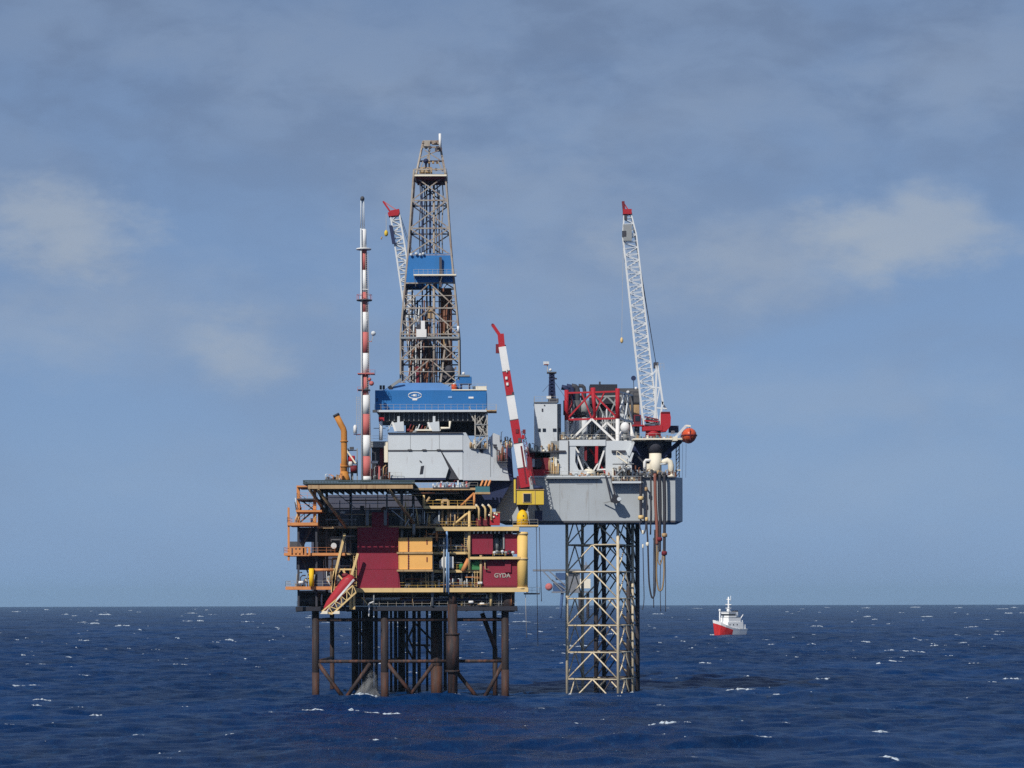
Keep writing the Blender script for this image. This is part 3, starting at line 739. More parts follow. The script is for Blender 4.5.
# ================================================================== red walls and modules
rw = thing('fire_wall', 'tall plain dark red wall panel standing on the front of the platform', 'wall', P(378.5, 588, 499))
MB().pprism([(357.5, 588), (357.5, 527), (399, 527), (399, 575), (400.5, 588)], 499.6, .5).build('wall_panel', 'red_wall', rw)
MB().pprism([(372, 527), (372, 512), (388.5, 512), (388.5, 527)], 500.6, .4).build('upper_panel', 'red_wall', rw)
for py in (540.5, 552, 569): MB().box((X(357.5), 499.56, Z(py)), (X(399), 499.6, Z(py)+.06)).build('panel_seam', 'maroon', rw)
for px in (359, 398): MB().box((X(px)-.1, 499.52, Z(588)), (X(px)+.1, 499.6, Z(527))).build('edge_trim', 'red_wall', rw)
for px in (366, 384): MB().pbox(px, 510, px+3, 525, 500.4, .6).build('white_frame', 'mid_grey', rw)

um = thing('red_module', 'dark red module of two wall panels with a dark opening between them', 'module', P(495, 553, 500))
MB().pbox(471, 534, 493, 554, 500.4, .5).build('wall_panel', 'red_wall', um)
MB().pbox(504.5, 534, 520, 554, 500.4, .5).build('wall_panel', 'red_wall', um)
MB().pbox(493, 533, 504.5, 554, 504, .4).build('recess', 'black', um)
MB().bar(P(503.8, 549, 500.3), P(503.8, 532, 500.3), .3).build('door_post', 'mid_grey', um)
for px in (474, 478, 483, 487, 491, 495, 499, 507, 512): MB().bar(P(px, 533.5, 499.6), P(px+.4, 530.6, 499.6), .28).build('bracket', 'cream', um)
for k, px in enumerate((494.5, 497, 499.5, 502.5, 506, 509.5, 513)):
    a = P(px, 552.5-k % 2, 499.7); MB().ball(a, .3, (1.2, .8, 1), 8, 6).tube(a, a+Vector((0, 0, -.6)), .12).build('valve', ['light_grey', 'mid_grey', 'dark'][k % 3], um)

lm = thing('red_module', 'dark red module with white block lettering at its lower right', 'module', P(501, 588, 500))
MB().pbox(481.5, 558, 520, 587.6, 500.6, .5).build('wall_panel', 'red_wall', lm)
MB().pbox(505, 558, 511, 572.3, 500.2, .38).build('door_frame', 'red_wall', lm)
lettering('GYDA', 1.2, P(502.3, 575.6, 500.5), 'rail', lm, .98)
MB().pbox(482, 585.5, 519, 587.5, 500.3, .28).build('skirt', 'maroon', lm)
MB().path([P(485, 560, 500), P(485, 569, 500), P(489, 569.4, 500)], .14, 6).build('wall_pipe', 'amber_dull', lm)

# ================================================================== containers and loose equipment on the decks
def container(name, label, cat, px0, px1, py0, py1, Y, mat, d=2.4, group=None, handle=True, split=None):
    t = thing(name, label, cat, P((px0+px1)/2, py1, Y+d/2), group)
    MB().pbox(px0, py0, px1, py1, Y, d).build('body', mat, t)
    a, b = P(px0, py1, Y), P(px1, py0, Y)
    fr = MB()
    for x in (a.x, b.x): fr.box((x-.07, Y-.05, a.z), (x+.07, Y+.09, b.z))
    for z in (a.z+.08, b.z-.08): fr.box((a.x, Y-.05, z-.08), (b.x, Y+.09, z+.08))
    fr.build('corner_frame', mat, t)
    if split:
        for k in range(6):
            z = a.z+(b.z-a.z)*(k+.5)/6
            MB().box((X(split-.7, Y), Y-.12, z-.14), (X(split+.7, Y), Y-.004, z+.14)).build('hinge', 'maroon', t)
        MB().box((X(split-.5, Y), Y-.06, a.z), (X(split+.5, Y), Y-.003, b.z)).build('door_seam', 'dark', t)
    if handle:
        hx = px1-(px1-px0)*.15
        MB().box((X(hx-.5, Y), Y-.1, a.z+(b.z-a.z)*.52), (X(hx+.5, Y), Y-.003, a.z+(b.z-a.z)*.84)).build('door_handle', 'maroon', t)
    return t
g = 'stacked orange containers'
container('container', 'upper of two stacked orange containers beside the tall red wall', 'container', 399, 432, 537.4, 551.6, 497.2, 'cont', split=408.6)
container('container', 'lower of two stacked orange containers beside the tall red wall', 'container', 399, 432, 554.6, 569.2, 497.2, 'cont', split=408.6)
for py in (551.8, 569.4):
    MB().box((X(397.5), 496.9, Z(py)-.4), (X(433.5), 500.9, Z(py)-.05)).build('container_shelf', 'amber_dull', plat)
wt = thing('white_tank_unit', 'white boxy tank with a sloping shoulder on the deck right of the orange containers', 'tank', P(446, 570, 500))
MB().pprism([(439.5, 567.6), (439.5, 561), (443, 556.5), (453.5, 556.5), (453.5, 567.6)], 500.2, 2.5).build('tank_body', 'white', wt)
for px in (446, 450): MB().bar(P(px, 567, 500.15), P(px, 557, 500.15), .08).build('strap', 'light_grey', wt)
MB().pbox(439, 567.6, 454, 569, 500, 2.8).build('skid', 'dark_grey', wt)
gs = thing('green_pump_skid', 'green pump skid with rounded casings on the deck below the red module', 'pump', P(470, 570, 500.5))
MB().pbox(463, 566.5, 480, 569.6, 500.3, 2.2).build('base_frame', 'green', gs)
a = P(474, 565, 501.2); MB().lathe((a.x-1.1, a.y, a.z), [(0, .35), (.15, .75), (2.0, .75), (2.2, .35)], 14, 'x').build('motor', 'green', gs)
a = P(477.5, 563, 501); MB().ball(a, .75).build('pump_casing', 'green', gs)
a = P(461.5, 569.6, 501); MB().lathe(a, [(0, .5), (1.0, .5), (1.2, .3)], 12).build('green_drum', 'green', gs)
MB().pbox(467, 564.2, 474, 565.4, 500.6, .6).build('white_cover', 'white', gs)
container('blue_equipment_box', 'square blue equipment box in the shaded upper deck', 'box', 447, 456, 515.2, 525, 502.4, 'blue_steel', 2, None, False)
tt = thing('grey_hopper', 'grey hopper with a pale conical cover beside the blue box', 'hopper', P(437, 526, 502.5))
a = P(437.5, 525, 503); MB().lathe(a, [(0, .9), (.9, .9), (2.0, .12)], 14).build('cone_cover', 'white', tt)
MB().pbox(431.5, 511, 442, 516.5, 503.6, 1.6).build('hopper_bin', 'mid_grey', tt)
for px in (432.2, 441.4): MB().bar(P(px, 525.2, 503.7), P(px, 516, 503.7), .22).build('leg', 'mid_grey', tt)
# red tanks with the yellow davits on the right hand deck
rt = thing('red_tank_skid', 'tall bright red tank box with pale fittings beside the yellow capped column', 'tank', P(495, 526, 499.8))
MB().pbox(490, 513, 500, 525, 499.6, 2.0).build('tank_body', 'red', rt)
MB().pbox(489.6, 511.8, 500.4, 513, 499.5, 2.2).build('top_frame', 'amber_dull', rt)
for px, py in ((489.5, 515), (494, 517), (497, 514.5), (495, 513.6), (491, 516)):
    a = P(px, py, 499.5); MB().ball(a, .22, n=8, m=6).build('fitting', 'cream', rt)
rt2 = thing('red_tank_skid', 'low dull red tank between the yellow davit posts', 'tank', P(482, 526, 500))
MB().pbox(476.5, 518.5, 489, 525.6, 500.3, 1.8).build('tank_body', 'maroon', rt2)
for px in (480, 486): a = P(px, 518.5, 501.2); MB().lathe(a, [(0, .3), (.3, .3), (.4, .12)], 10).build('filler_cap', 'red', rt2)
for px, lab in ((479.2, 'leftmost bent yellow davit post at the red tanks'), (485.6, 'middle bent yellow davit post at the red tanks'), (491.5, 'rightmost bent yellow davit post, rising from behind the tall red tank')):
    t = thing('yellow_davit', lab, 'davit', P(px, 520, 499.3))
    MB().path([P(px, 520, 499.3), P(px, 509, 499.3), P(px-1, 507, 499.3), P(px-3, 505, 499.3)], .22, 8).build('post', 'amber', t)
    MB().pbox(px-.9, 519, px+.9, 520, 499, .6).build('foot', 'amber_dull', t)
    MB().bar(P(px-3.3, 505.8, 499.3), P(px-2.3, 504.3, 499.3), .4).build('arm_head', 'cream', t)
# load trays beneath the grey module
tr = thing('teal_pipe_tray', 'teal tray with orange slanted rails under the grey drilling module', 'tray', P(481, 494, 499.5))
MB().pbox(475.6, 486.4, 490, 492, 499.4, 2.5).build('tray_body', 'teal', tr)
MB().pbox(475, 492, 490.4, 494, 499.2, 2.9).build('tray_beam', 'amber_dull', tr)
for px in (481, 485, 488.5): MB().bar(P(px, 486.3, 499.6), P(px+2.2, 480.5, 501), .35).build('slanted_rail', 'orange', tr)
cw = random.Random(21)
kinds = [('light_grey', 'white'), ('mid_grey', 'dark_grey'), ('red_dull', 'maroon'), ('cream', 'amber_dull'), ('dark_grey', 'navy')]
def manifold(name, label, cat, px0, px1, py0, py1, Y, n, mats, seed, depth=1.4, group=None):
    """a low skid crowded with valves, short pipes and boxes"""
    q = random.Random(seed); t = thing(name, label, cat, P((px0+px1)/2, py1, Y+.5), group)
    MB().pbox(px0, py1-1, px1, py1, Y, depth).build('skid', 'dark_grey', t)
    n = int(n*1.7)
    for i in range(n):
        x = px0+(px1-px0)*(i+.5)/n+q.uniform(-.5, .5); top = py1-1-(py1-py0-1)*(q.uniform(.15, .6) if i % 3 else q.uniform(.5, 1)); mt = q.choice(mats); yy = Y+q.uniform(.1, depth*.6)
        k = q.random()
        if k < .2:
            a = P(x, py1-1, yy); hh = Z(top, yy)-a.z; r = q.uniform(.14, .3)
            MB().lathe(a, [(0, r), (hh*.8, r), (hh, r*.3)], 10).build('bottle', mt, t)
        elif k < .6:
            w2 = q.uniform(.4, 1.1)
            MB().pbox(x-w2, top, x+w2, py1-1, yy, .8).pbox(x-w2-.2, top-.35, x+w2+.2, top, yy-.08, .95).build('box', mt, t)
        else:
            MB().path([P(x, py1-1, yy), P(x, top, yy), P(x+q.choice((-1, 1))*q.uniform(1.2, 3), top-.4, yy)], q.uniform(.06, .14), 6).build('pipe', mt, t)
    return t
manifold('deck_machinery', 'crowded white and red machinery on the top deck edge below the grey module', 'machinery', 433, 470, 480.5, 488, 499.6, 16, ['white', 'light_grey', 'red_dull', 'white', 'maroon', 'mid_grey'], 4)
manifold('deck_machinery', 'small grey and dark machinery beneath the middle landing by the white tank', 'machinery', 404, 440, 573, 587.5, 501, 12, ['mid_grey', 'dark_grey', 'navy', 'light_grey'], 5)
manifold('deck_machinery', 'grey plant with rounded vessels left of the lettered red module', 'machinery', 450, 480, 572, 587.5, 501.2, 10, ['mid_grey', 'dark_grey', 'light_grey', 'maroon'], 6, 2)
manifold('deck_machinery', 'pale and rust coloured pumps on the lowest deck at the right', 'machinery', 462, 506, 593, 606, 501.8, 13, ['mid_grey', 'dark_grey', 'white', 'rust', 'amber_dull'], 7, 2)
manifold('deck_machinery', 'dim valve skid behind the deck right of the orange containers, upper level', 'machinery', 437, 468, 538, 551, 501.5, 10, ['mid_grey', 'dark_grey', 'navy', 'light_grey'], 8)
manifold('deck_machinery', 'dark machinery with pale fittings behind the yellow diagonal brace', 'machinery', 456, 476, 510, 526, 501.5, 9, ['mid_grey', 'rust', 'navy', 'maroon'], 9)
manifold('deck_machinery', 'mixed machinery around the foot of the ochre vent stack', 'machinery', 325, 342, 472, 480, 497, 8, ['white', 'amber_dull', 'dark', 'orange'], 10)
manifold('deck_machinery', 'low rusty machinery between the striped mast and the grey module', 'machinery', 371, 390, 466, 480, 498, 9, ['rust', 'mid_grey', 'red_dull', 'dark_grey'], 12, 2)
wd_ = thing('round_ventilator', 'pale round ventilator cover on the dark wall above the launch ramp', 'ventilator', P(334, 545.5, 502))
a = P(334, 545.5, 501.7); MB().lathe(a, [(-.25, .55), (.1, .62), (.3, .5)], 16, 'y').build('cover', 'light_grey', wd_)
MB().lathe(a, [(.3, .5), (1.5, .5)], 12, 'y').build('duct', 'mid_grey', wd_)

# ================================================================== yellow pedestal crane with the striped boom
cr = thing('pedestal_crane', 'yellow pedestal crane with a red and white striped box boom raised to the left', 'crane', P(522.6, 526, 501))
a = P(522.6, 525.5, 501)
MB().lathe(a, [(0, 1.15), (1.6, 1.15), (2.3, 1.0), (2.9, .6), (3.15, .15)], 20).build('pedestal_cap', 'bright_yellow', cr)
for py in (515, 519): MB().pbox(523, py, 524, py+1.3, 499.8, .12).build('hatch', 'dark', cr)
MB().lathe(P(523, 511, 503), [(0, .8), (1.4, 1.2)], 16).build('slew_ring', 'dark', cr)
MB().box((X(513), 499.5, Z(526.5)), (X(538.5), 506, Z(525))).build('walkway', 'amber', cr)
rail(cr, 'rail', P(513, 525, 499.6), P(538, 525, 499.6))
mh = MB().pbox(517, 490, 544, 504.5, 499.8, 4).build('machinery_house', 'yellow', cr)
MB().pbox(523, 493, 531.5, 502.5, 499.6, .16).build('window_frame', 'amber', mh)
MB().pbox(523.8, 493.8, 530.8, 501.8, 499.52, .06).build('window_pane', 'glass', mh)
MB().pbox(516.4, 489.2, 544.6, 490, 499.6, 4.4).build('roof_edge', 'amber_dull', mh)
MB().pbox(535, 490.3, 535.5, 504.4, 499.7, .08).build('panel_seam', 'amber_dull', mh)
MB().bar(P(515, 503, 499.7), P(515, 479.5, 499.7), .36).build('guide_post', 'yellow', cr)
MB().pbox(535, 510.5, 542.5, 520.5, 503, 3).build('engine_box', 'navy', cr)
MB().bar(P(537, 505, 504), P(539, 511, 504), .5).build('hanger', 'dark_grey', cr)
b0, b1 = (525.5, 487.5), (502.8, 347)
def bp(t, Y=501): return P(b0[0]+(b1[0]-b0[0])*t, b0[1]+(b1[1]-b0[1])*t, Y)
ys = [487.5, 468, 443.5, 420, 395.5, 371.5, 347]
for i in range(6):
    t0, t1 = (487.5-ys[i])/140.5, (487.5-ys[i+1])/140.5
    w0 = (9.4-2.4*t0)*.2
    bar(cr, 'boom_section', 'white' if i % 2 else 'red', bp(t0), bp(t1), w0, w0)
    if i: bar(cr, 'boom_collar', 'dark_grey', bp(t0-.003), bp(t0+.003), w0+.12, w0+.12)
for dy in (384, 378): 
    c = bp((487.5-dy)/140.5, 500.05); MB().box((c.x-.42, c.y-.08, c.z-.28), (c.x+.02, c.y+.02, c.z+.28)).build('boom_marking', 'white', cr)
MB().bar(bp(.85, 500.05)+Vector((.1, -.03, -.1)), bp(.82, 500.05)+Vector((.1, -.03, 0)), .18).build('boom_marking', 'white', cr)
MB().bar(P(502.5, 348, 501), P(501.3, 334, 501), 1.25).build('knuckle', 'red', cr)
MB().bar(P(501.5, 337, 501), P(493.4, 325, 501), .62).build('fly_jib', 'red', cr)
MB().lathe(P(493.3, 325, 501), [(-.3, .3), (.3, .3)], 12, 'y').build('sheave', 'maroon', cr)
MB().pbox(496.3, 344, 500, 353, 500.6, .8).build('winch_block', 'maroon', cr)
MB().bar(P(506.5, 345.5, 501), P(503, 346, 501), .3).build('tip_lamp', 'dark_grey', cr)
MB().pbox(512.5, 392, 514.5, 396.5, 500.2, .5).build('limit_switch', 'dark', cr)
MB().bar(P(527, 484, 500.2), P(521.5, 446, 500.2), .35).build('luffing_cylinder', 'maroon', cr)
MB().bar(P(529, 486, 501.5), P(524.5, 450, 501.5), .18).build('hydraulic_line', 'dark_grey', cr)
MB().pbox(517, 476, 529, 489.5, 502, 2.5).build('boom_foot_bracket', 'maroon', cr)
mb = MB(); la, lb_ = bp(.02)+Vector((1.35, -.3, 0)), bp(.40)+Vector((1.1, -.3, 0))
for o_ in (0, .75): mb.bar(la+Vector((o_, 0, 0)), lb_+Vector((o_*.7, 0, 0)), .11)
for k in range(22):
    u, w_ = la.lerp(lb_, k/22), la.lerp(lb_, (k+1)/22); mb.bar(u+Vector((.75*(k % 2), 0, 0)), w_+Vector((.7*((k+1) % 2), 0, 0)), .09)
mb.build('boom_walkway', 'maroon', cr)
for px, py, mt in ((517.5, 431, 'maroon'), (523.5, 437, 'red'), (524.5, 431.5, 'maroon'), (520, 440, 'dark_grey')): MB().pbox(px-1.5, py-2, px+1.5, py+2, 500, .8).build('boom_fitting', mt, cr)
tube(cr, 'engine_silencer', 'black', P(519, 488, 500.5), P(530, 488, 500.5), .3)
tube(cr, 'engine_silencer', 'navy', P(534, 487.5, 500.5), P(543, 487.5, 500.5), .35)
# ropes hanging below it
for px0, px1, py0, py1, lab in ((536.5, 537.8, 527, 645, 'dark rope hanging into the sea below the crane walkway, the left one'), (539.5, 541.5, 527, 600, 'dark rope hanging below the crane walkway, the right slanted one'), (525.5, 526.5, 594, 636, 'thin pale line hanging below the small side landing')):
    mb = MB().path([P(px0, py0, 500.5), P((px0*.6+px1*.4), (py0+py1)/2, 500.5), P(px1, py1, 500.5)], .07 if px0 > 530 else .05, 5)
    t = thing('hanging_rope', lab, 'rope', P(px1, py1, 500.5)); mb.build('rope_length', 'rope' if px0 > 530 else 'rail', t)
    a = P(px1, py1, 500.5); MB().lathe((a.x, a.y, a.z-.3), [(0, .03), (.1, .13), (.3, .08)], 8).build('rope_weight', 'rope', t)

# ================================================================== ochre vent stack
vs_ = thing('vent_stack', 'ochre vent stack with a bent open top at the left of the top deck', 'vent stack', P(344.5, 482, 500))
MB().path([P(344.5, 480, 500), P(344.5, 455, 500), P(344.4, 431, 500), P(343.5, 428, 500), P(341.5, 424.5, 500), P(336.8, 415, 500)], .62, 14).build('pipe', 'stack', vs_)
MB().path([P(337.2, 415.8, 499.98), P(336.2, 413.8, 499.98)], .68, 14).build('burnt_rim', 'dark', vs_)
for py in (441, 466): MB().lathe(P(344.5, py, 500), [(-.12, .8), (.12, .8)], 14).build('flange', 'stack', vs_)
MB().bar(P(347, 450, 500), P(356, 463, 500), .3).build('stay', 'cream', vs_)
MB().lathe(P(344.5, 481, 500), [(0, 1.2), (.5, 1.2), (2.0, .7)], 12).build('base_cone', 'stack', vs_)
MB().pbox(340.5, 463, 342.5, 480, 499.8, .5).build('side_box', 'orange', vs_)
tk = thing('red_white_drum_rack', 'dark red and white drums stacked between the vent stack and the mast', 'drum rack', P(353, 472, 501))
for px, py, mt in ((352, 459, 'red'), (354, 468.5, 'maroon'), (349.5, 463.5, 'white')):
    a = P(px, py, 501); MB().lathe((a.x-.65, a.y, a.z), [(0, .6), (.05, .75), (1.25, .75), (1.3, .6)], 14, 'x').build('drum', mt, tk)
for px in (348.5, 357.5): MB().bar(P(px, 482, 501.5), P(px, 448, 501.5), .22).build('rack_post', 'mid_grey', tk)
for py in (463.5, 472.5, 450): MB().bar(P(348.5, py, 501.5), P(357.5, py, 501.5), .2).build('rack_shelf', 'dark', tk)
MB().pbox(351, 472.5, 353.5, 482, 501.3, .5).build('rack_base', 'mid_grey', tk)

# ================================================================== the striped communications mast
ms = thing('radio_mast', 'tall slim red and white banded mast with ring platforms left of the derrick', 'mast', P(366.5, 482, 498))
YM = 498
seg = [(481, 476, 'white', 1.0), (476, 456, 'red_dull', .98), (456, 435, 'white', .96), (435, 414, 'red_dull', .94), (414, 395, 'white', .9), (395, 374, 'red_dull', .62), (374, 353, 'white', .8), (353, 332, 'red_dull', .78), (332, 312, 'white', .74), (312, 292, 'red_dull', .66), (292, 270, 'white', .64), (270, 249, 'red_dull', .6), (249, 229, 'white', .55)]
for p0, p1, mt, r in seg:
    c = 366.8-(482-p0)/255*2.3; c1 = 366.8-(482-p1)/255*2.3
    tube(ms, 'mast_section', mt, P(c, p0, YM), P(c1, p1, YM), r, r*.97, 14)
mb = MB()
for dx, dy in ((-.35, 0), (.35, 0), (0, .4)): mb.tube(P(363.3, 229, YM)+Vector((dx, dy, 0)), P(363.3, 199, YM)+Vector((dx*.8, dy, 0)), .1, None, 6)
mb.build('top_antenna', 'light_grey', ms)
MB().lathe(P(363.3, 200, YM), [(0, .4), (.5, .42), (.8, .2)], 10).build('antenna_cap', 'dark_grey', ms)
MB().lathe(P(364.6, 249.5, YM), [(0, 1.5), (.25, 1.5)], 18).build('ring_platform', 'white', ms)
MB().lathe(P(365, 300.5, YM), [(0, 1.55), (.2, 1.55)], 18).build('ring_platform', 'dark_grey', ms)
mb = MB()
for k in range(10):
    a = k*.63; c = P(365, 300.5, YM)+Vector((math.cos(a)*1.5, math.sin(a)*1.5, .2)); mb.bar(c, c+Vector((0, 0, 1)), .06)
    a2 = (k+1)*.63; mb.bar(c+Vector((0, 0, 1)), P(365, 300.5, YM)+Vector((math.cos(a2)*1.5, math.sin(a2)*1.5, 1.2)), .06)
mb.build('ring_railing', 'red_dull', ms)
tube(ms, 'parallel_pole', 'light_grey', P(362.4, 481, 497.2), P(361.8, 228, 497.2), .2, .16, 8)
ladder_mb(P(369.5, 480, 497.4), P(367.5, 252, 497.4), .5).build('ladder', 'rail', ms)
ladder_mb(P(358.3, 440, 497.6), P(358.3, 396, 497.6), .5).build('ladder', 'rail', ms)
for py in (375, 391):
    MB().box((X(359), 496.8, Z(py)), (X(375.5 if py == 375 else 371), 499.4, Z(py)+.18)).build('work_platform', 'red_dull' if py == 375 else 'dark_grey', ms)
rail(ms, 'red_dull', P(366, 375, 496.8), P(375.5, 375, 496.8), P(375.5, 375, 499.2), step=.9)
rail(ms, 'red_dull', P(358, 392, 496.8), P(363, 392, 496.8), step=.9)
for px, py, r in ((372, 383, .5), (367, 389, .4), (370, 379, .36)):
    a = P(px, py, 497); MB().lathe(a, [(-.35, r*.3), (-.1, r*.85), (.1, r)], 14, 'y').build('dish', 'red_dull' if px > 368 else 'dark_grey', ms)
a = P(374, 333, 497.4); MB().lathe(a, [(-.3, .12), (0, .45), (.1, .5)], 12, 'y').build('dish', 'light_grey', ms)
MB().bar(P(368, 341, 497.6), P(372.5, 341, 497.6), .12).build('side_arm', 'red_dull', ms); MB().bar(P(372, 342, 497.6), P(374, 334, 497.6), .12).build('side_arm', 'rail', ms)
a = P(355.5, 430, 497.4); MB().lathe((a.x, a.y, a.z-.6), [(0, .35), (1.4, .35), (1.7, .1)], 12).build('lamp_housing', 'white', ms); MB().bar(P(354, 434, 497.5), P(362, 434, 497.5), .15).build('side_arm', 'maroon', ms)
for px0, px1, py in ((361.5, 368, 320), (362, 369, 289)): MB().bar(P(px0, py, 497.4), P(px1, py, 497.4), .14).build('side_arm', 'white', ms)
for px, py in ((375, 411), (352, 448)): MB().pbox(px-2, py-1.5, px+2, py+1, 498, .8).build('junction_box', 'dark_grey', ms)
# ================================================================== grey drilling module
gm = thing('drilling_module', 'big pale grey clad drilling module with a slanted dark shadow shape on its lower wall', 'module', P(425, 479, 502))
MB().pprism([(388.5, 450), (388.5, 433), (463, 433), (463, 450)], 501, .4).build('upper_wall', 'light_grey', gm)
MB().pprism([(388.5, 477.6), (388.5, 451.2), (441, 451.2), (449, 468), (446, 477.6)], 500.8, .4).build('lower_wall', 'light_grey', gm)
MB().pprism([(442, 451.2), (463, 451.2), (463, 479.5), (459.5, 479.5)], 500.9, .4).build('lower_wall', 'light_grey', gm)
MB().pbox(389, 433.3, 462.5, 479, 501.6, 14).build('core', 'dark', gm)
for px0, px1 in ((388.5, 408), (441, 463)): MB().pbox(px0, 449.6, px1, 451.2, 500.7, .5).build('ledge', 'dark_grey', gm)
for px in (410, 424.5, 439): MB().pbox(px-2, 449, px+2, 450.4, 500.5, .6).build('hinge', 'dark_grey', gm)
for px in (410.5, 439.5): MB().box((X(px)-.04, 500.96, Z(450)), (X(px)+.04, 501, Z(433.5))).build('panel_seam', 'mid_grey', gm)
MB().pprism([(420, 474), (421.2, 466), (424.2, 465.3), (423, 473.6)], 500.7, .12).build('door_opening', 'black', gm)
MB().pprism([(419.5, 459.8), (421.8, 461), (422.4, 463), (420.3, 461.8)], 500.7, .12).build('lifting_eye', 'dark', gm)
MB().pbox(389, 477.6, 446, 479.6, 500.9, .6).build('base_beam', 'navy', gm)
MB().pbox(388, 432.2, 463, 433, 500.6, 15).build('roof_edge', 'dark_grey', gm)
# the right hand wall turns a little away
x0, y0 = X(463), 501.0; x1, y1 = X(513.5), 503.6
def sidewall(pp, dz=0, off=0.0):
    vs = []
    for px, py in pp:
        t = (px-463)/50.5; vs.append((x0+(x1-x0)*t, y0+(y1-y0)*t+off, Z(py)))
    n = len(vs); vs += [(v[0]+.12, v[1]+.5, v[2]) for v in vs]
    return MB().add(vs, [tuple(range(n)), tuple(n+i for i in reversed(range(n)))]+[(i, n+i, n+(i+1) % n, (i+1) % n) for i in range(n)])
sidewall([(463.2, 479.8), (463.2, 432), (466, 432), (474, 446.5), (484, 449), (488, 440), (493.5, 432), (500, 434.5), (500, 441), (505, 449), (506, 462), (509.8, 479.8)]).build('end_wall', 'light_grey', gm)
sidewall([(490.4, 476), (490.4, 441), (490.9, 441), (490.9, 476)], off=-.03).build('drain_stain', 'mid_grey', gm)
for px, py in ((481, 450), (494.5, 445)): 
    sidewall([(px-1.5, py-1.5), (px+2.5, py-1.5), (px+2, py+2.5), (px-.5, py+2)], off=-.1).build('vent_hole', 'dark', gm)
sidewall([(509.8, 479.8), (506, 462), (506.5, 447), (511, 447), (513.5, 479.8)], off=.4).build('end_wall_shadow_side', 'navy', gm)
MB().pprism([(464, 508), (464, 480.3), (513, 480.3), (497, 508)], 504.5, 3).build('hull_shadow_prism', 'navy', gm)  # dark prism, its slanted edge shaped as the shadow cast on the hull
for px0, py0, px1, py1 in ((499.5, 464, 508, 464), (499.5, 459, 508, 459), (500, 459, 500, 467), (507, 459, 507, 467), (500, 467, 508, 467)):
    MB().bar(P(px0, py0, 502), P(px1, py1, 502), .12).build('caged_platform', 'dark_grey', gm)
rail(gm, 'rail', P(389, 477.6, 500), P(402, 477.6, 500))
# stair tower and machinery on its right shoulder
st2 = thing('steel_stair', 'pale open steel stair tower climbing from the grey module to the blue drill floor', 'stair tower', P(483, 448, 502))
for px in (475.5, 487.6):
    MB().bar(P(px, 449, 501), P(px, 412, 501), .24).build('post', 'rail', st2); MB().bar(P(px, 449, 503.5), P(px, 412, 503.5), .24).build('post', 'rail', st2)
for a, b in (((476, 447), (487, 435)), ((487, 435), (477, 424)), ((477, 424), (487, 413)), ((469.5, 411), (481, 432))):
    stair_mb(P(*a, 501.5), P(*b, 501.5), .8).build('stair_flight', 'rail', st2)
for py in (435, 424): MB().box((X(475), 500.8, Z(py)-.1), (X(488.4), 503.6, Z(py)+.08)).build('landing', 'mid_grey', st2)
for a, b in (((479, 440), (487, 418)), ((487, 440), (480, 418))): MB().bar(P(*a, 500.9), P(*b, 500.9), .14).build('cross_brace', 'rail', st2)
manifold('deck_machinery', 'tan and cream machinery on the slanted shoulder of the grey module', 'machinery', 471, 487, 437, 449, 501.2, 9, ['amber_dull', 'cream', 'dark_grey', 'amber_dull'], 31, 2)
manifold('deck_machinery', 'tan pipework and boxes on the roof right of the grey module, behind the striped boom', 'machinery', 490, 512, 431, 448, 506, 14, ['amber_dull', 'cream', 'rust', 'mid_grey'], 32, 2)
manifold('deck_machinery', 'rust coloured pipes and boxes beside the dark end of the grey module', 'machinery', 497, 508, 444, 462, 501.7, 8, ['rust', 'amber_dull', 'dark_grey', 'red_dull'], 33, 1.5)
# supports between the grey module and the blue drill floor
sb = thing('drill_substructure', 'dark steel substructure with pale skid feet beneath the blue drill floor', 'substructure', P(430, 433, 505))
MB().pbox(379, 411.5, 486, 421, 502, 12).build('soffit', 'dark_grey', sb)
for i in range(22):
    px = 380+i*4.9; MB().bar(P(px, 411.5, 501.8), P(px, 420.5, 501.8), .16).build('stiffener', 'mid_grey', sb)
MB().pprism([(386, 420.9), (486, 420.9), (486, 411.5), (465, 411.5), (432, 425), (400, 425)], 503, .4).build('girder', 'dark_grey', sb)
MB().pbox(434, 420, 487, 433, 507, 8).build('back_box', 'black', sb); MB().pbox(406, 424, 434, 433, 509, 6).build('back_box', 'black', sb)
for px in (399, 434.5):
    MB().pprism([(px-5, 422.5), (px+5, 421), (px+5.5, 431), (px-2, 431)], 500.7, 1.5).build('skid_foot', 'light_grey', sb)
    MB().bar(P(px, 422, 501.3), P(px, 416, 501.3), .5).build('jack_post', 'light_grey', sb)
    MB().bar(P(px-6, 422, 501.3), P(px-3, 431, 501.3), .45).build('jack_strut', 'white', sb)
MB().path([P(441, 428, 501), P(450, 428, 501), P(450.5, 421, 501)], .25, 8).build('vent_pipe', 'cream', sb)
for k in range(9):
    px = 409+k*2.9; mt = ['maroon', 'rust', 'mid_grey', 'light_grey'][k % 4]
    a = P(px, 430+k % 3, 502); MB().ball(a, .42, (1.3, 1, .8), 8, 6).tube(a, a+Vector((.5, 0, 1.2)), .12).build('valve', mt, sb)
MB().pbox(417, 429, 441, 430.6, 500.9, .6).build('pipe_rack', 'cream', sb)
tube(sb, 'white_post', 'white', P(381.3, 440, 501), P(381.3, 420, 501), .36, None, 12); MB().pbox(379, 417, 384.5, 420.5, 500.6, .8).build('post_head', 'red', sb)
for a, b in (((386, 426), (394, 426)), ((388, 431), (393, 421)), ((374, 428, ), (386, 428))): MB().bar(P(*a, 502), P(*b, 502), .15).build('brace', 'light_grey', sb)
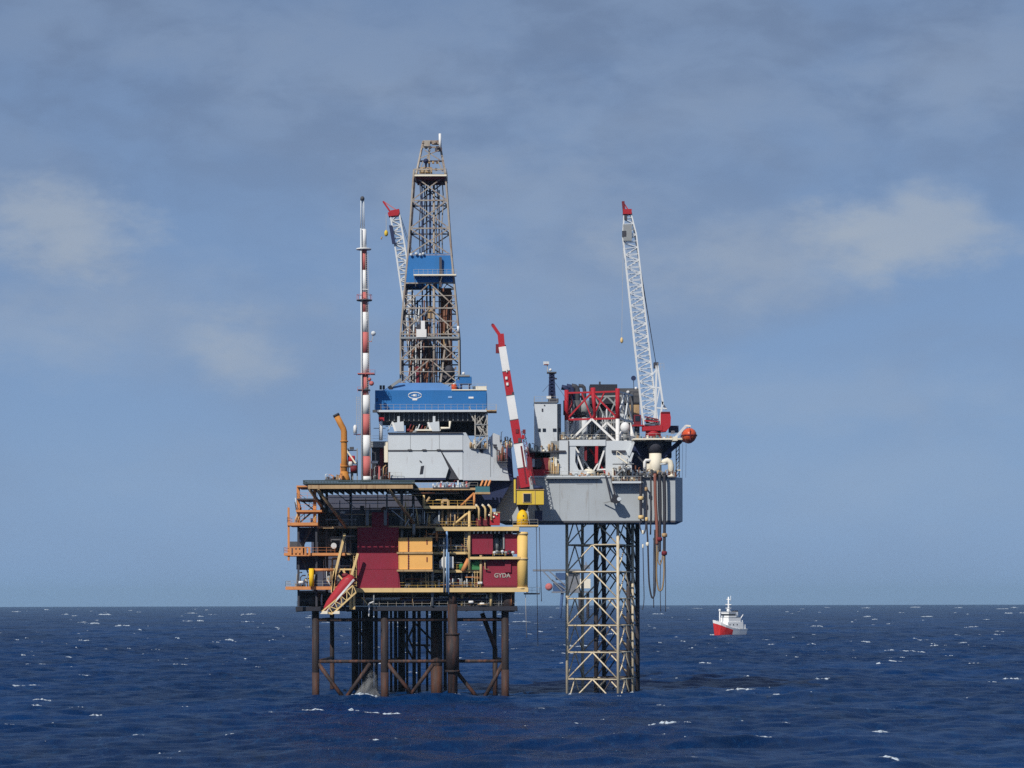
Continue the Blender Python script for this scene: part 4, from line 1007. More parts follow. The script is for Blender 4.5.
# platform left of the grey module
lp = thing('side_cabin', 'dark cabin with a grey roof platform between the striped mast and grey module', 'cabin', P(380, 480, 502))
MB().pbox(372, 447, 388, 479, 503, 6).build('cabin_wall', 'dark', lp)
MB().pbox(371, 441, 388.5, 447, 502, 7.5).build('roof_slab', 'mid_grey', lp)
MB().pbox(380, 448, 384.2, 472, 502.8, .25).build('red_door', 'maroon', lp)
MB().pbox(384.4, 442, 388.2, 462, 501.8, .6).build('corner_post', 'cream', lp)
MB().pbox(370.5, 460.5, 378, 463, 500.6, 1.2).build('white_canopy', 'white', lp)
rail(lp, 'rail', P(371, 441, 502), P(388, 441, 502))
for k in range(4): MB().path([P(373+k*3.6, 480, 501), P(373+k*3.6, 470-k % 2*3, 501), P(375.5+k*3.6, 468-k % 2*3, 501.4)], .15, 6).build('pipe', ['rust', 'red_dull', 'mid_grey', 'amber_dull'][k], lp)

# ================================================================== blue drill floor
df = thing('drill_floor', 'long blue clad drill floor housing with a white oval emblem and a railed walkway', 'drill floor', P(431, 411, 502))
MB().pbox(375.5, 390, 487, 410, 502, 12).build('front_wall', 'blue', df)
z0, z1 = Z(390)+.02, Z(382.6, 505)
xa, xb, xc, xd = X(381), X(458), X(397), X(441)
MB().add([(xa, 502.1, z0), (xb, 502.1, z0), (xb, 512, z0), (xa, 512, z0), (xc, 505, z1), (xd, 505, z1), (xd, 511, z1), (xc, 511, z1)],
         [(0,3,2,1), (4,5,6,7), (0,1,5,4), (1,2,6,5), (2,3,7,6), (3,0,4,7)]).build('sloping_roof', 'blue_roof', df)
MB().pbox(452, 389.2, 487.4, 390.2, 501.8, .6).build('eave_trim', 'cream', df)
wk = MB().box((X(375), 500.2, Z(411.6)), (X(487), 502, Z(409.6))).build('walkway', 'light_grey', df)
MB().rail([P(375, 409.6, 500.3), P(496, 409.6, 500.3)], 1.1, 1.25).build('walkway_railing', 'rail', wk)
MB().box((X(487), 500.2, Z(411)), (X(497), 506, Z(409.8))).build('end_landing', 'amber_dull', df)
MB().rail([P(497, 409.8, 500.3), P(497, 409.8, 505.8)], 1.1, 1.25).build('end_railing', 'rail_yellow', df)
mb = MB(); cx, cz = X(415), Z(394.3); n = 28
for i in range(n):
    a0, a1 = 2*math.pi*i/n, 2*math.pi*(i+1)/n
    mb.bar((cx+1.32*math.cos(a0), 501.96, cz+.62*math.sin(a0)), (cx+1.32*math.cos(a1), 501.96, cz+.62*math.sin(a1)), .05, .15)
em = mb.build('oval_emblem', 'white', df)
MB().box((cx-.35, 501.93, cz-.2), (cx+.1, 501.99, cz+.22)).box((cx+.18, 501.93, cz-.26), (cx+.3, 501.99, cz+.26)).box((cx-.7, 501.93, cz-.05), (cx-.35, 501.99, cz+.06)).build('emblem_mark', 'white', em)
MB().lathe((cx+.75, 501.95, cz), [(-.03, .2), (.03, .2)], 12, 'y').build('emblem_mark', 'pale_blue', em)
MB().box((cx-.5, 501.93, cz-1.0), (cx+.45, 501.99, cz-.68)).build('name_bar', 'white', em)
MB().pbox(469, 396.6, 474, 398.4, 501.9, .1).build('name_plate', 'white', df); MB().pbox(448.5, 396, 452.5, 398, 501.9, .1).build('name_plate', 'pale_blue', df)
MB().pbox(377, 398, 378, 401, 501.9, .1).build('wall_lamp', 'navy', df)
MB().bar(P(389, 388, 503), P(402, 379, 503), .55).build('pipe_slide', 'mid_grey', df); MB().bar(P(389, 388.6, 503), P(392.5, 386.6, 503), .8).build('slide_end', 'black', df)
for px in (380, 383): MB().pbox(px, 385, px+2.2, 389, 503, .8).build('roof_box', 'dark_grey', df)
rail(df, 'rail', P(451, 389.3, 502), P(487, 389.3, 502))
MB().pbox(473, 386, 487, 389.4, 504, 3).build('roof_step', 'cream', df)
wh = thing('blue_winch_house', 'small blue winch house on the roof right of the derrick foot', 'winch house', P(464, 389, 503))
MB().pbox(460, 376.5, 472, 383.5, 502.6, 3).build('house', 'blue', wh); MB().pbox(458, 374.6, 470, 376.3, 502.4, 3.4).build('roof', 'mid_grey', wh)
MB().pbox(456.5, 380, 461, 388, 503, 2).build('winch_body', 'blue_steel', wh)
for px in (462, 470): MB().bar(P(px, 389.4, 503), P(px, 383.5, 503), .3).build('support', 'navy', wh)
MB().ball(P(464, 373.4, 503), .3).build('beacon', 'white', wh)
od = thing('orange_drum', 'small orange drum on the roof edge beside the blue winch house', 'drum', P(454.5, 389.3, 502.4))
MB().lathe(P(454.5, 389.3, 502.5), [(0, .5), (.1, .55), (.9, .55), (1.0, .5)], 14).build('body', 'lifeboat', od); MB().lathe(P(454.5, 384.4, 502.5), [(0, .25), (.25, .2)], 10).build('cap', 'white', od)

# ================================================================== derrick
DK = thing('drilling_derrick', 'tall weathered lattice drilling derrick with a blue windbreak halfway up', 'derrick', P(431, 386, 512))
YC = 512
def hw(py):                                          # half width in pixels by height
    pts = [(386, 29.2), (337, 29), (286, 24.5), (258, 21.8), (185, 16.6), (172, 15.6)]
    for (a, wa), (b, wb) in zip(pts[:-1], pts[1:]):
        if b <= py <= a: return wa+(wb-wa)*(a-py)/(a-b)
    return 15.6
def corner(i, py, inset=0):
    h_ = hw(py)*.2032-inset; cx = X(431.2-(386-py)*.0015, YC); s = ((-1, -1), (1, -1), (1, 1), (-1, 1))[i % 4]
    return Vector((cx+s[0]*h_, YC+s[1]*h_, Z(py, YC)))
levels = [386, 362, 337, 311, 286, 258, 231, 203, 178, 172]
for i in range(4):
    for a, b in zip((386, 337, 286, 258, 185), (337, 286, 258, 185, 172)):
        bar(DK, 'corner_chord', 'derrick' if i < 2 else 'derrick_dark', corner(i, a), corner(i, b), .34)  # rear chords get the darker copy of the steel as painted shade
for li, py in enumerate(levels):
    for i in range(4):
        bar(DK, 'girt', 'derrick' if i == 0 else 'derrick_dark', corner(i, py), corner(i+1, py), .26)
for a, b in zip(levels[:-2], levels[1:-1]):
    for i in range(4):
        mid_a = (corner(i, a)+corner(i+1, a))/2; mid_b = (corner(i, b)+corner(i+1, b))/2
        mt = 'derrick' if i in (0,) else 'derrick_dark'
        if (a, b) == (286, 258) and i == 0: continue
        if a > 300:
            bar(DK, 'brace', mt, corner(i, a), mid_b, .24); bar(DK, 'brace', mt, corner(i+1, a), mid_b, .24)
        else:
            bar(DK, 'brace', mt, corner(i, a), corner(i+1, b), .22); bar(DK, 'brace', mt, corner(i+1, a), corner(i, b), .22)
for a, b in zip(levels[:-2], levels[1:-1]):
    for i in (0, 2):
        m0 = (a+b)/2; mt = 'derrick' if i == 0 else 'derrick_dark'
        if (a, b) == (286, 258) and i == 0 or a < 260: continue
        l_, r_, c_ = corner(i, m0), corner(i+1, m0), (corner(i, m0)+corner(i+1, m0))/2
        bar(DK, 'sub_brace', mt, l_, r_, .15)
        qa, qb = (corner(i, a)*3+corner(i+1, a))/4, (corner(i, a)+corner(i+1, a)*3)/4
        bar(DK, 'sub_brace', mt, l_, qa, .15); bar(DK, 'sub_brace', mt, r_, qb, .15)
for px, Y in ((443.5, 511), (421, 509), (425, 513), (438, 514)): MB().path([P(px, 258, Y), P(px-1, 225, Y), P(px+1, 200, Y), P(px-.5, 178, Y)], .13, 6).build('service_hose', 'derrick_dark' if px < 430 else 'derrick', DK)
for k in range(16):
    px = 405+(k*31) % 52; py = 384-(k*17) % 70; MB().pbox(px-.8, py-2.4, px+.8, py, 508+k % 4, .8).build('derrick_fitting', ['derrick', 'derrick_dark', 'amber_dull', 'rust', 'light_grey'][k % 5], DK)
for k in range(22):
    q = random.Random(k+70); px = q.uniform(406, 456); p0 = q.uniform(340, 386); p1 = p0-q.uniform(15, 50)
    if p1 < 288: p1 = 288
    tube(DK, 'inner_pipe', q.choice(('derrick', 'derrick', 'rust', 'drill_pipe', 'light_grey', 'derrick_dark', 'amber_dull')), P(px, p0, 508+q.random()*4), P(px+q.uniform(-5, 5), p1, 508+q.random()*4), q.uniform(.09, .2), None, 6)
# inner guide rails, standing pipe, hoses
for px, mt, r, p0, p1 in ((427.5, 'derrick_dark', .17, 386, 175), (431, 'navy', .22, 386, 175), (434.8, 'derrick', .24, 386, 178), (440, 'derrick_dark', .15, 386, 190), (423, 'navy', .14, 386, 178)):
    tube(DK, 'guide_rail', mt, P(px, p0, 511), P(px, p1, 511), r, None, 8)
tube(DK, 'standpipe', 'derrick', P(434.6, 386, 506.6), P(434.6, 287, 507.4), .26, None, 8)
bar(DK, 'raking_pipe', 'derrick', P(441, 382, 506.4), P(446.5, 340, 506.8), .34)
for k in range(14):
    px = 442.5+k*.72; tube(DK, 'racked_pipe', 'drill_pipe' if k % 3 else 'rust', P(px, 384, 512+k % 4), P(px-.4, 288+k % 3*4, 512+k % 4), .26, None, 6)
for k in range(8):
    px = 411+k*2.6; tube(DK, 'racked_pipe', ['derrick_dark', 'derrick', 'navy'][k % 3], P(px+1, 386, 513+k % 3), P(px+2, 290+k*5, 513+k % 3), .17, None, 6)
for k in range(7):
    px = 424+k*2.2; tube(DK, 'drill_line', 'derrick_dark' if k % 2 else 'drill_pipe', P(px, 386, 510), P(px+1, 300+(k*37) % 50, 510), .15, None, 6)
MB().pbox(429.5, 352, 436.5, 374, 510, 1.4).pbox(431, 345, 435, 352, 510, 1.2).build('travelling_block', 'derrick_dark', DK)
MB().pbox(428, 306, 434.5, 318, 510, 1.4).build('top_drive', 'amber_dull', DK)
for p in ((417, 384, 424, 362), (421, 384, 415, 366), (427, 384, 429, 366), (438, 384, 446, 366), (409, 380, 415, 340), (448, 384, 452, 362)):
    bar(DK, 'hose_loop', 'rust' if p[0] % 2 else 'derrick_dark', P(p[0], p[1], 507.5), P(p[2], p[3], 507.5), .3)
MB().ball(P(449.5, 370, 507.4), .9, (1.1, 1, 1.2), 10, 8).build('drawworks', 'dark', DK); MB().pbox(441, 368, 455, 380, 509, 3).build('drawworks_frame', 'derrick_dark', DK)
MB().pbox(416.5, 366, 419.5, 383, 507, .6).build('red_valve_stand', 'maroon', DK)
# blue wind wall
ww = MB()
def face(i, pa, pb, out=.12, cut=None):
    a0, a1, b1, b0 = corner(i, pa, -out), corner(i+1, pa, -out), corner(i+1, pb, -out), corner(i, pb, -out)
    return a0, a1, b1, b0
fw = []
for i in (0, 1, 3, 2):
    a0, a1, b1, b0 = face(i, 286.5, 256.5)
    n_ = (a1-a0).cross(b0-a0).normalized()*.12
    if i == 2: a0 = a0.lerp(a1, .3)
    q = MB().add([a0, a1, b1, b0, a0-n_, a1-n_, b1-n_, b0-n_], [(0,1,2,3), (7,6,5,4), (0,4,5,1), (1,5,6,2), (2,6,7,3), (3,7,4,0)])
    wl_ = q.build('wind_wall', 'blue', DK)
    if i == 0: fw = wl_
bar(DK, 'wall_post', 'derrick_dark', P(441.3, 287, 506.5), P(441.3, 257, 506.7), .5)
MB().pprism([(415, 280.8), (415, 276), (449, 276), (449, 280.8)], 507.2, .2).build('wall_recess', 'navy', DK)
bal = MB().box((X(414.5, 506), 505.2, Z(275.8, 506)), (X(457, 506), 507.2, Z(274.4, 506))).build('monkey_balcony', 'cream', DK)
MB().rail([P(414.5, 274.4, 505.3), P(457, 274.4, 505.3)], 1.05, 1.0).build('balcony_railing', 'rail', bal)
for a, b in (((415, 276), (416.5, 286)), ((443, 276), (440, 286))): MB().bar(P(*a, 505.4), P(*b, 506.9), .12).build('balcony_stay', 'rail', bal)
for k, px in enumerate((412, 417, 421, 424)): MB().ball(P(px, 254.5-k % 2, 507), .3, n=8, m=6).build('floodlight', 'light_grey', DK)
# lower platform with the white cabin
lo = MB().box((X(401, 506), 505.6, Z(338.6, 506)), (X(460, 506), 507.2, Z(336.6, 506))).build('lower_platform', 'mid_grey', DK)
MB().rail([P(401, 336.6, 505.7), P(417, 336.6, 505.7)]).build('platform_railing', 'rail', lo)
MB().pbox(417, 329, 427, 337, 505.4, 2).pbox(421.5, 320.5, 425.5, 329, 505.4, 2).build('operator_cabin', 'white', DK)
MB().pbox(417.6, 324, 421, 328.6, 505.7, 1.2).build('cabin_window', 'dark', DK)
tube(DK, 'light_mast', 'white', P(459, 332, 506), P(458.7, 326, 506), .25)
# crown
cb = MB().box((X(415.5, 507), 507.5, Z(175.5, 507)), (X(447.5, 507), 516.5, Z(173.8, 507))).build('crown_platform', 'cream', DK)
MB().rail([P(415.5, 173.8, 507.6), P(447.5, 173.8, 507.6), P(447.5, 173.8, 507.6)+Vector((0, 8.5, 0))], 1.1, 1.1).build('crown_railing', 'rail', cb)
MB().pbox(417, 175.5, 446, 178.5, 508, 8).build('crown_beam', 'maroon', DK)
for s, e in (((417.3, 174), (424.3, 141)), ((446.3, 174), (440.3, 141))):
    for Y in (508.5, 515): bar(DK, 'gin_pole_leg', 'derrick', P(*s, Y), P(e[0], e[1], 512), .34)
for py in (141, 147, 161):
    xa_ = 417.3+(174-py)/33*7; xb_ = 446.3-(174-py)/33*6
    bar(DK, 'gin_pole_girt', 'derrick_dark' if py == 161 else 'derrick', P(xa_, py, 511), P(xb_, py, 511), .3)
MB().pbox(424.5, 140.5, 431, 146, 510.6, 1.2).pbox(433, 141.5, 440, 144, 510.8, 1).build('crown_gear', 'derrick', DK)
bar(DK, 'crown_post', 'derrick', P(430.2, 172, 511), P(430.2, 142, 511), .32)
bar(DK, 'crown_brace', 'derrick', P(424, 172, 511), P(431, 150, 511), .25)
for k in range(12):
    px = 424+(k*7) % 16; py = (143, 148, 163, 170)[k % 4]; MB().pbox(px-1, py-2.2, px+1.2, py, 509+k % 3, .8).build('crown_fitting', ['derrick', 'derrick_dark', 'amber_dull', 'navy'][k % 4], DK)
for p in ((421, 158, 440, 150), (441, 160, 426, 150), (420, 172, 424, 161), (444, 172, 439, 161)): bar(DK, 'crown_brace', 'derrick', P(p[0], p[1], 509), P(p[2], p[3], 509), .18)
MB().ball(P(427, 161, 510.5), .55).tube(P(427, 161, 510.5), P(427, 171, 510.5), .2).build('crown_sheave', 'navy', DK)
MB().pbox(420, 167, 433, 172, 510, 2).build('crown_box', 'amber_dull', DK)
tube(DK, 'lightning_rod', 'white', P(441.3, 148, 510), P(441, 133.5, 510), .3, .26, 8)
MB().pbox(436, 147.5, 443, 151, 509.6, .6).build('lamp_cluster', 'derrick_dark', DK)

# ================================================================== white lattice crane behind the derrick
def lattice_boom(par, foot, tip, Y, w0, w1, nb, mat, chord=.15, lace=.09, dep=1.6, taper=(0.0, 1.0)):
    f = P(*foot, Y); t = P(*tip, Y); d = (t-f); side = Vector((-d.z, 0, d.x)).normalized()
    if side.x < 0: side = -side
    def pt(k, s, q): wv = (w0+(w1-w0)*k); return f+d*k+side*(s*wv/2)+Vector((0, q*dep/2*(1-.3*k), 0))
    for s in (-1, 1):
        for q in (-1, 1):
            MB().bar(pt(0, s, q), pt(1, s, q), chord*2).build('boom_chord', mat, par)
    for q in (-1, 1):
        mb = MB()
        for i in range(nb):
            a, b = i/nb, (i+1)/nb; s = 1 if i % 2 else -1
            mb.bar(pt(a, -s, q), pt(b, s, q), lace*2); mb.bar(pt(b, -1, q), pt(b, 1, q), lace*1.6)
        mb.build('boom_lacing', mat, par)
    for s in (-1, 1):
        mb = MB()
        for i in range(nb):
            a, b = i/nb, (i+1)/nb; q = 1 if i % 2 else -1
            mb.bar(pt(a, s, -q), pt(b, s, q), lace*1.6)
        mb.build('boom_lacing', mat, par)
    return pt
c1_ = thing('lattice_crane', 'white lattice boom crane with a red tip standing behind the derrick', 'crane', P(412, 480, 530))
lattice_boom(c1_, (416, 345), (395.8, 214), 530, 2.5, 1.9, 22, 'lattice_white', .16, .09, 1.7)
MB().pprism([(389.5, 216), (388.5, 212.5), (392, 210), (400, 208.5), (400.5, 212), (399, 215)], 529, 2).build('tip_head', 'red', c1_)
for Y in (529.2, 530.8): MB().bar(P(391.5, 212, Y), P(384, 201, Y), .35).build('fly_jib', 'red', c1_)
MB().bar(P(385, 201.5, 530), P(397, 209.5, 530), .16).build('jib_stay', 'red_dull', c1_)
MB().pprism([(389.8, 225), (393, 225), (396.5, 243), (393, 243.5)], 528.6, .6).build('boom_panel', 'navy', c1_)
MB().bar(P(387, 214, 529.5), P(387, 231, 529.5), .1).build('hoist_rope', 'rail', c1_)
MB().lathe(P(387, 236, 529.5), [(0, .15), (.3, .4), (.9, .4), (1.3, .15)], 10).build('hook_block', 'yellow', c1_)
MB().path([P(382.5, 239, 529.5), P(382, 238, 529.5), P(383, 236.5, 529.5)], .15, 6).build('hook', 'amber_dull', c1_)
for a, b in (((399.5, 210), (417, 262)), ((399, 211), (415, 262))): MB().bar(P(*a, 530.5), P(*b, 530.5), .1).build('pendant_rope', 'rope', c1_)
MB().bar(P(416, 345, 530), P(417, 372, 530), 2.6).build('boom_foot', 'lattice_white', c1_)
MB().pbox(409, 352, 427, 374, 528.5, 4).build('slew_house', 'light_grey', c1_)
tube(c1_, 'pedestal', 'mid_grey', P(418, 480, 530), P(418, 374, 530), 1.6, None, 18)
# ================================================================== the jack-up rig beside the platform
YH = 508.0
ju = thing('jackup_hull', 'long grey jack-up rig hull raised high above the sea on lattice legs', 'rig hull', (X(590, YH), 523, Z(521.5, YH)))
zb, zt = Z(521.5, YH), Z(477.5, YH)
MB().plan([(X(496, YH), YH), (X(675.5, YH), YH), (X(675.5, YH)+1.7, YH+3.2), (X(675.5, YH)+1.7, YH+24), (X(496, YH)+2, YH+24)], zb, zt).build('hull_box', 'hull_grey', ju)
MB().box((X(496, YH), YH-.06, zb-.25), (X(675.5, YH), YH+.5, zb+.12)).build('bottom_rail', 'dark_grey', ju)
MB().box((X(530, YH), YH-.25, zt), (X(676, YH), YH+.1, zt+.3)).build('deck_edge', 'light_grey', ju)
for px in (560, 589, 640): MB().box((X(px, YH)-.03, YH-.012, zb+.2), (X(px, YH)+.03, YH+.1, zt-.1)).build('plate_seam', 'mid_grey', ju)
MB().box((X(577, YH), YH-.014, Z(484.6, YH)), (X(593, YH), YH+.1, Z(484, YH))).build('scuff_line', 'mid_grey', ju)
MB().box((X(612, YH), YH-2.2, Z(484, YH)), (X(641, YH), YH, Z(482, YH))).build('side_gallery', 'light_grey', ju)
rail(ju, 'rail', P(612, 482, YH-2.1), P(641, 482, YH-2.1))
rail(ju, 'rail', P(545, 477, YH-.2), P(612, 477, YH-.2)); rail(ju, 'rail', P(641, 477, YH-.2), P(676, 477, YH-.2))
MB().box((X(546, YH), YH-1.0, Z(479, YH)), (X(600, YH), YH, Z(477.3, YH))).build('side_gallery', 'mid_grey', ju)

def lattice_leg(name, label, c, mat, zlev, ztop, chord=.31):  # one leg of the jack-up rig as an object of its own
    t = thing(name, label, 'rig leg', (sum(p[0] for p in c)/4, sum(p[1] for p in c)/4, -3))
    for i, (x, y) in enumerate(c): tube(t, 'chord', mat, (x, y, -3), (x, y, ztop), chord, None, 12)
    for zl in zlev:
        for i in range(4):
            a, b = Vector((*c[i], zl)), Vector((*c[(i+1) % 4], zl))
            if zl > 0: tube(t, 'girt', mat, a, b, .16, None, 8)
            m_ = (a+b)/2
            for e in (a, b): tube(t, 'k_brace', mat, m_, e+Vector((0, 0, -5.52)), .145, None, 8)
    return t
zlev = [36.0-5.52*k for k in range(0, 7)]
FL, FR = (X(567, 514.5), 514.5), (X(618, 511), 511)
v = (FR[0]-FL[0], FR[1]-FL[1]); n_ = (-v[1], v[0])
C1 = [FL, FR, (FR[0]+n_[0], FR[1]+n_[1]), (FL[0]+n_[0], FL[1]+n_[1])]
lg1 = lattice_leg('jackup_leg', 'pale lattice rig leg nearest the camera, with red and white upper end', C1, 'lattice', zlev, Z(520, YH))
for i, (x, y) in enumerate(C1):
    tube(lg1, 'white_chord', 'white', (x, y, Z(478, YH)), (x, y, Z(418, YH)), .42, None, 14)
    tube(lg1, 'red_chord' if i < 2 else 'upper_chord', 'red' if i < 2 else 'dark_grey', (x, y, Z(418, YH)), (x, y, Z(387.5, YH)), .44 if i < 2 else .3, None, 14)
for i in range(4):
    a, b = Vector((*C1[i], 0)), Vector((*C1[(i+1) % 4], 0)); m_ = (a+b)/2
    zr1, zr0, zw = Z(390.5, YH), Z(417.5, YH), Z(443, YH)
    up = lambda p, z: Vector((p.x, p.y, z))
    RD, NG, NB = ('red', 'red_girt', 'red_brace') if i == 0 else (('light_grey', 'mid_grey', 'maroon', )[i-1], 'upper_girt', 'upper_brace')
    bar(lg1, NG, RD, up(a, zr1), up(b, zr1), .34); bar(lg1, NG, RD, up(a, zr0), up(b, zr0), .4)
    bar(lg1, NB, RD, up(a, zr0), up(m_, zr1), .32); bar(lg1, NB, RD, up(b, zr0), up(m_, zr1), .32)
    bar(lg1, NB, RD, up(a.lerp(b, .3), zr1), up(m_, zr0), .26); bar(lg1, NB, RD, up(a.lerp(b, .75), zr1), up(m_, zr0), .26)
    bar(lg1, 'white_brace', 'white', up(m_, zr0), up(a, zw), .42); bar(lg1, 'white_brace', 'white', up(m_, zr0), up(b, zw), .42)
    bar(lg1, 'white_brace', 'white', up(m_, Z(472, YH)), up(a.lerp(b, .15), Z(444, YH)), .3); bar(lg1, 'red_brace' if i else 'white_brace', 'red' if i else 'white', up(m_, Z(472, YH)), up(a.lerp(b, .85), Z(444, YH)), .3)
MB().tube(Vector((*FL, Z(386, YH))).lerp(Vector((*FR, Z(386, YH))), .52), Vector((*FL, Z(417, YH))).lerp(Vector((*FR, Z(417, YH))), .56), .52, .25).build('red_centre_post', 'red', lg1)
bar(lg1, 'red_centre_post', 'red', P(597, 446, 516), P(596.5, 470, 516), .6); bar(lg1, 'red_centre_post', 'maroon', P(586, 446, 517), P(586, 461, 517), .5)
r2 = [(X(596, 524), 524), (X(628.5, 521), 521), (X(637.5, 528), 528), (X(604, 531), 531)]
lattice_leg('jackup_leg', 'dark shaded lattice rig leg standing behind the pale one', r2, 'lattice_shaded', zlev, Z(521, YH), .46)

# jack house around the leg
jh = thing('jack_house', 'grey jack house with a big opening showing the leg inside', 'jack house', (X(598, YH), 518, zt))
MB().pprism([(559.5, 477), (559.5, 440.5), (569, 440.5), (569, 477)], 508.6, 1).build('left_wall', 'light_grey', jh)
MB().pprism([(569.2, 477), (569.2, 440.5), (576, 446), (575.5, 462), (579, 470), (590, 471), (595, 477)], 508.7, .8).build('left_wall', 'light_grey', jh)
MB().pprism([(569.2, 446), (569.2, 440), (606, 440), (606, 446)], 508.55, 1).build('lintel', 'light_grey', jh)
MB().pprism([(606, 477), (606, 441), (632, 441), (632, 477)], 508.8, 1).build('right_wall', 'light_grey', jh)
MB().pbox(568.4, 441, 569.4, 477, 508.4, .2).build('pipe_chase', 'dark_grey', jh)
MB().pbox(561, 446, 632, 477, 525, .4).build('back_wall', 'black', jh)
MB().lathe(P(589, 477, 510), [(0, 1.5), (1.0, 1.4), (1.6, .6)], 14).build('gear_cover', 'cream', jh)
for px0, px1, py in ((612, 626, 451.5), (553, 566, 451.5)): MB().pbox(px0, py-1, px1, py+1, 508.2, .6).build('louvre', 'dark', jh)
for q in ((574, 446, 583, 470), (605.5, 447, 598, 470), (570, 449, 575, 456)): MB().bar(P(q[0], q[1], 509.7), P(q[2], q[3], 509.7), .34).build('window_brace', 'white', jh)
MB().bar(P(597, 470, 509.7), P(606, 469.5, 509.7), .3).build('window_brace', 'white', jh)
rail(jh, 'rail', P(560, 440, 508.6), P(632, 440, 508.6)); 
MB().bar(P(634, 442, 508.4), P(629, 456, 508.4), 1.1, .5).build('white_strut', 'light_grey', jh); MB().bar(P(630, 462, 508.4), P(633, 453, 508.4), .8, .5).build('white_strut', 'light_grey', jh)

stair_mb(P(616, 476, 506), P(628, 464, 506)).build('stair_flight', 'mid_grey', jh); stair_mb(P(628, 464, 506), P(617, 456, 506)).build('stair_flight', 'cream', jh)
MB().box((X(613, 506), 505, Z(464.6, 506)), (X(634, 506), 507.2, Z(464, 506))).build('landing', 'mid_grey', jh)
# control tower with its radar mast
tw = thing('control_tower', 'pale grey square tower block with a row of dark windows above the hull', 'tower', (X(547, YH), 514, zt))
MB().pbox(534.8, 402.5, 557.6, 458, 509.5, 9).build('tower_block', 'light_grey', tw)
MB().pbox(557.8, 404, 561.5, 458, 512, 6).build('side_annex', 'mid_grey', tw)
for px0, px1 in ((538.6, 541), (543, 546.2), (553.2, 556.8)):
    q = MB().pbox(px0, 428.5, px1, 431.6, 509.38, .2).build('window', 'dark_grey', tw); MB().pbox(px0+.25, 428.8, px1-.25, 431.3, 509.3, .06).build('pane', 'glass', q)
q = MB().pbox(559, 428.3, 561.3, 431.6, 511.85, .25).build('window', 'dark_grey', tw)
MB().pbox(542.1, 408.6, 543.6, 411.6, 509.4, .15).build('door_hatch', 'dark', tw); MB().pbox(544.3, 404.8, 545.6, 406, 509.4, .15).build('vent_hole', 'dark_grey', tw)
MB().pbox(534.4, 401.8, 558, 402.5, 509.2, 9.6).build('roof_edge', 'mid_grey', tw)
rail(tw, 'rail', P(535, 401.8, 509.3), P(557.5, 401.8, 509.3))
rail(tw, 'rail', P(534.8, 401.8, 509.3), P(534.8, 401.8, 509.3)+Vector((0, 9, 0)))
rm = thing('radar_mast', 'slim dark radar mast on top of the pale control tower', 'mast', P(552, 402, 513))
mb = MB()
for dx, dy in ((-.7, -.7), (.7, -.7), (.7, .7), (-.7, .7)): mb.bar(P(552.5, 402, 513)+Vector((dx, dy, 0)), P(552.3, 374, 513)+Vector((dx*.6, dy*.6, 0)), .22)
for k in range(8): 
    z = 402-k*3.5; mb.bar(P(549.4, z, 512.3), P(555.4, z-3.4, 512.3), .14); mb.bar(P(555.4, z, 512.3), P(549.4, z-3.4, 512.3), .14)
mb.build('lattice_mast', 'navy', rm); tube(rm, 'mast_core', 'navy', P(552.4, 402, 513), P(552.2, 373, 513), .5, None, 10)
MB().pbox(547.5, 371.8, 557, 373, 512, 2).build('yard', 'dark_grey', rm); MB().bar(P(548.2, 372, 513), P(547.8, 365, 513), .18).build('antenna_pole', 'rail', rm)
MB().pbox(543.8, 361.5, 549.6, 364.8, 512.7, .6).build('radar_scanner', 'light_grey', rm); MB().pbox(544.6, 364.2, 549, 365, 512.6, .8).build('radar_foot', 'maroon', rm)
MB().pbox(553, 378, 557.5, 379.2, 512.3, .8).build('side_bracket', 'dark', rm); MB().ball(P(551, 370, 513), .3, n=8, m=6).build('lamp', 'white', rm)
MB().bar(P(543, 392, 513), P(550, 384, 513), .07).build('stay_wire', 'rope', rm); MB().bar(P(566, 398, 513), P(555, 382, 513), .07).build('stay_wire', 'rope', rm)
MB().pbox(547, 396, 551.5, 398.5, 511, 1.5).build('white_radome', 'white', rm); MB().pbox(549, 398.5, 559, 402, 510.5, 3).build('mast_base', 'dark', rm)
# exhaust stacks
for k, (px, h) in enumerate(((563.5, 387.5), (568.5, 386.5), (573.5, 386.3), (580.5, 385.6))):
    lab = ['leftmost', 'second from the left', 'third from the left', 'rightmost'][k]
    t = thing('exhaust_stack', 'bent dark exhaust stack, %s of the four behind the red leg' % lab, 'exhaust', P(px+3, 450, 519), 'row of bent exhaust stacks')
    MB().path([P(px+4.5, 445, 519), P(px+4.5, h+5, 519), P(px+3.9, h+2, 519), P(px+2.4, h+.6, 519), P(px-1.5, h-.2 if k < 3 else h+.3, 519)], .55 if k < 3 else .4, 10).build('pipe', 'navy' if k < 2 else 'dark', t)
    MB().lathe(P(px+4.5, 408, 519), [(-1.5, .9), (1.5, .9)], 12).build('silencer', 'mid_grey' if k % 2 else 'dark_grey', t)
    tube(t, 'white_lagging', 'light_grey', P(px+4.5, 440, 519), P(px+4.5, 418, 519), .65, None, 10)
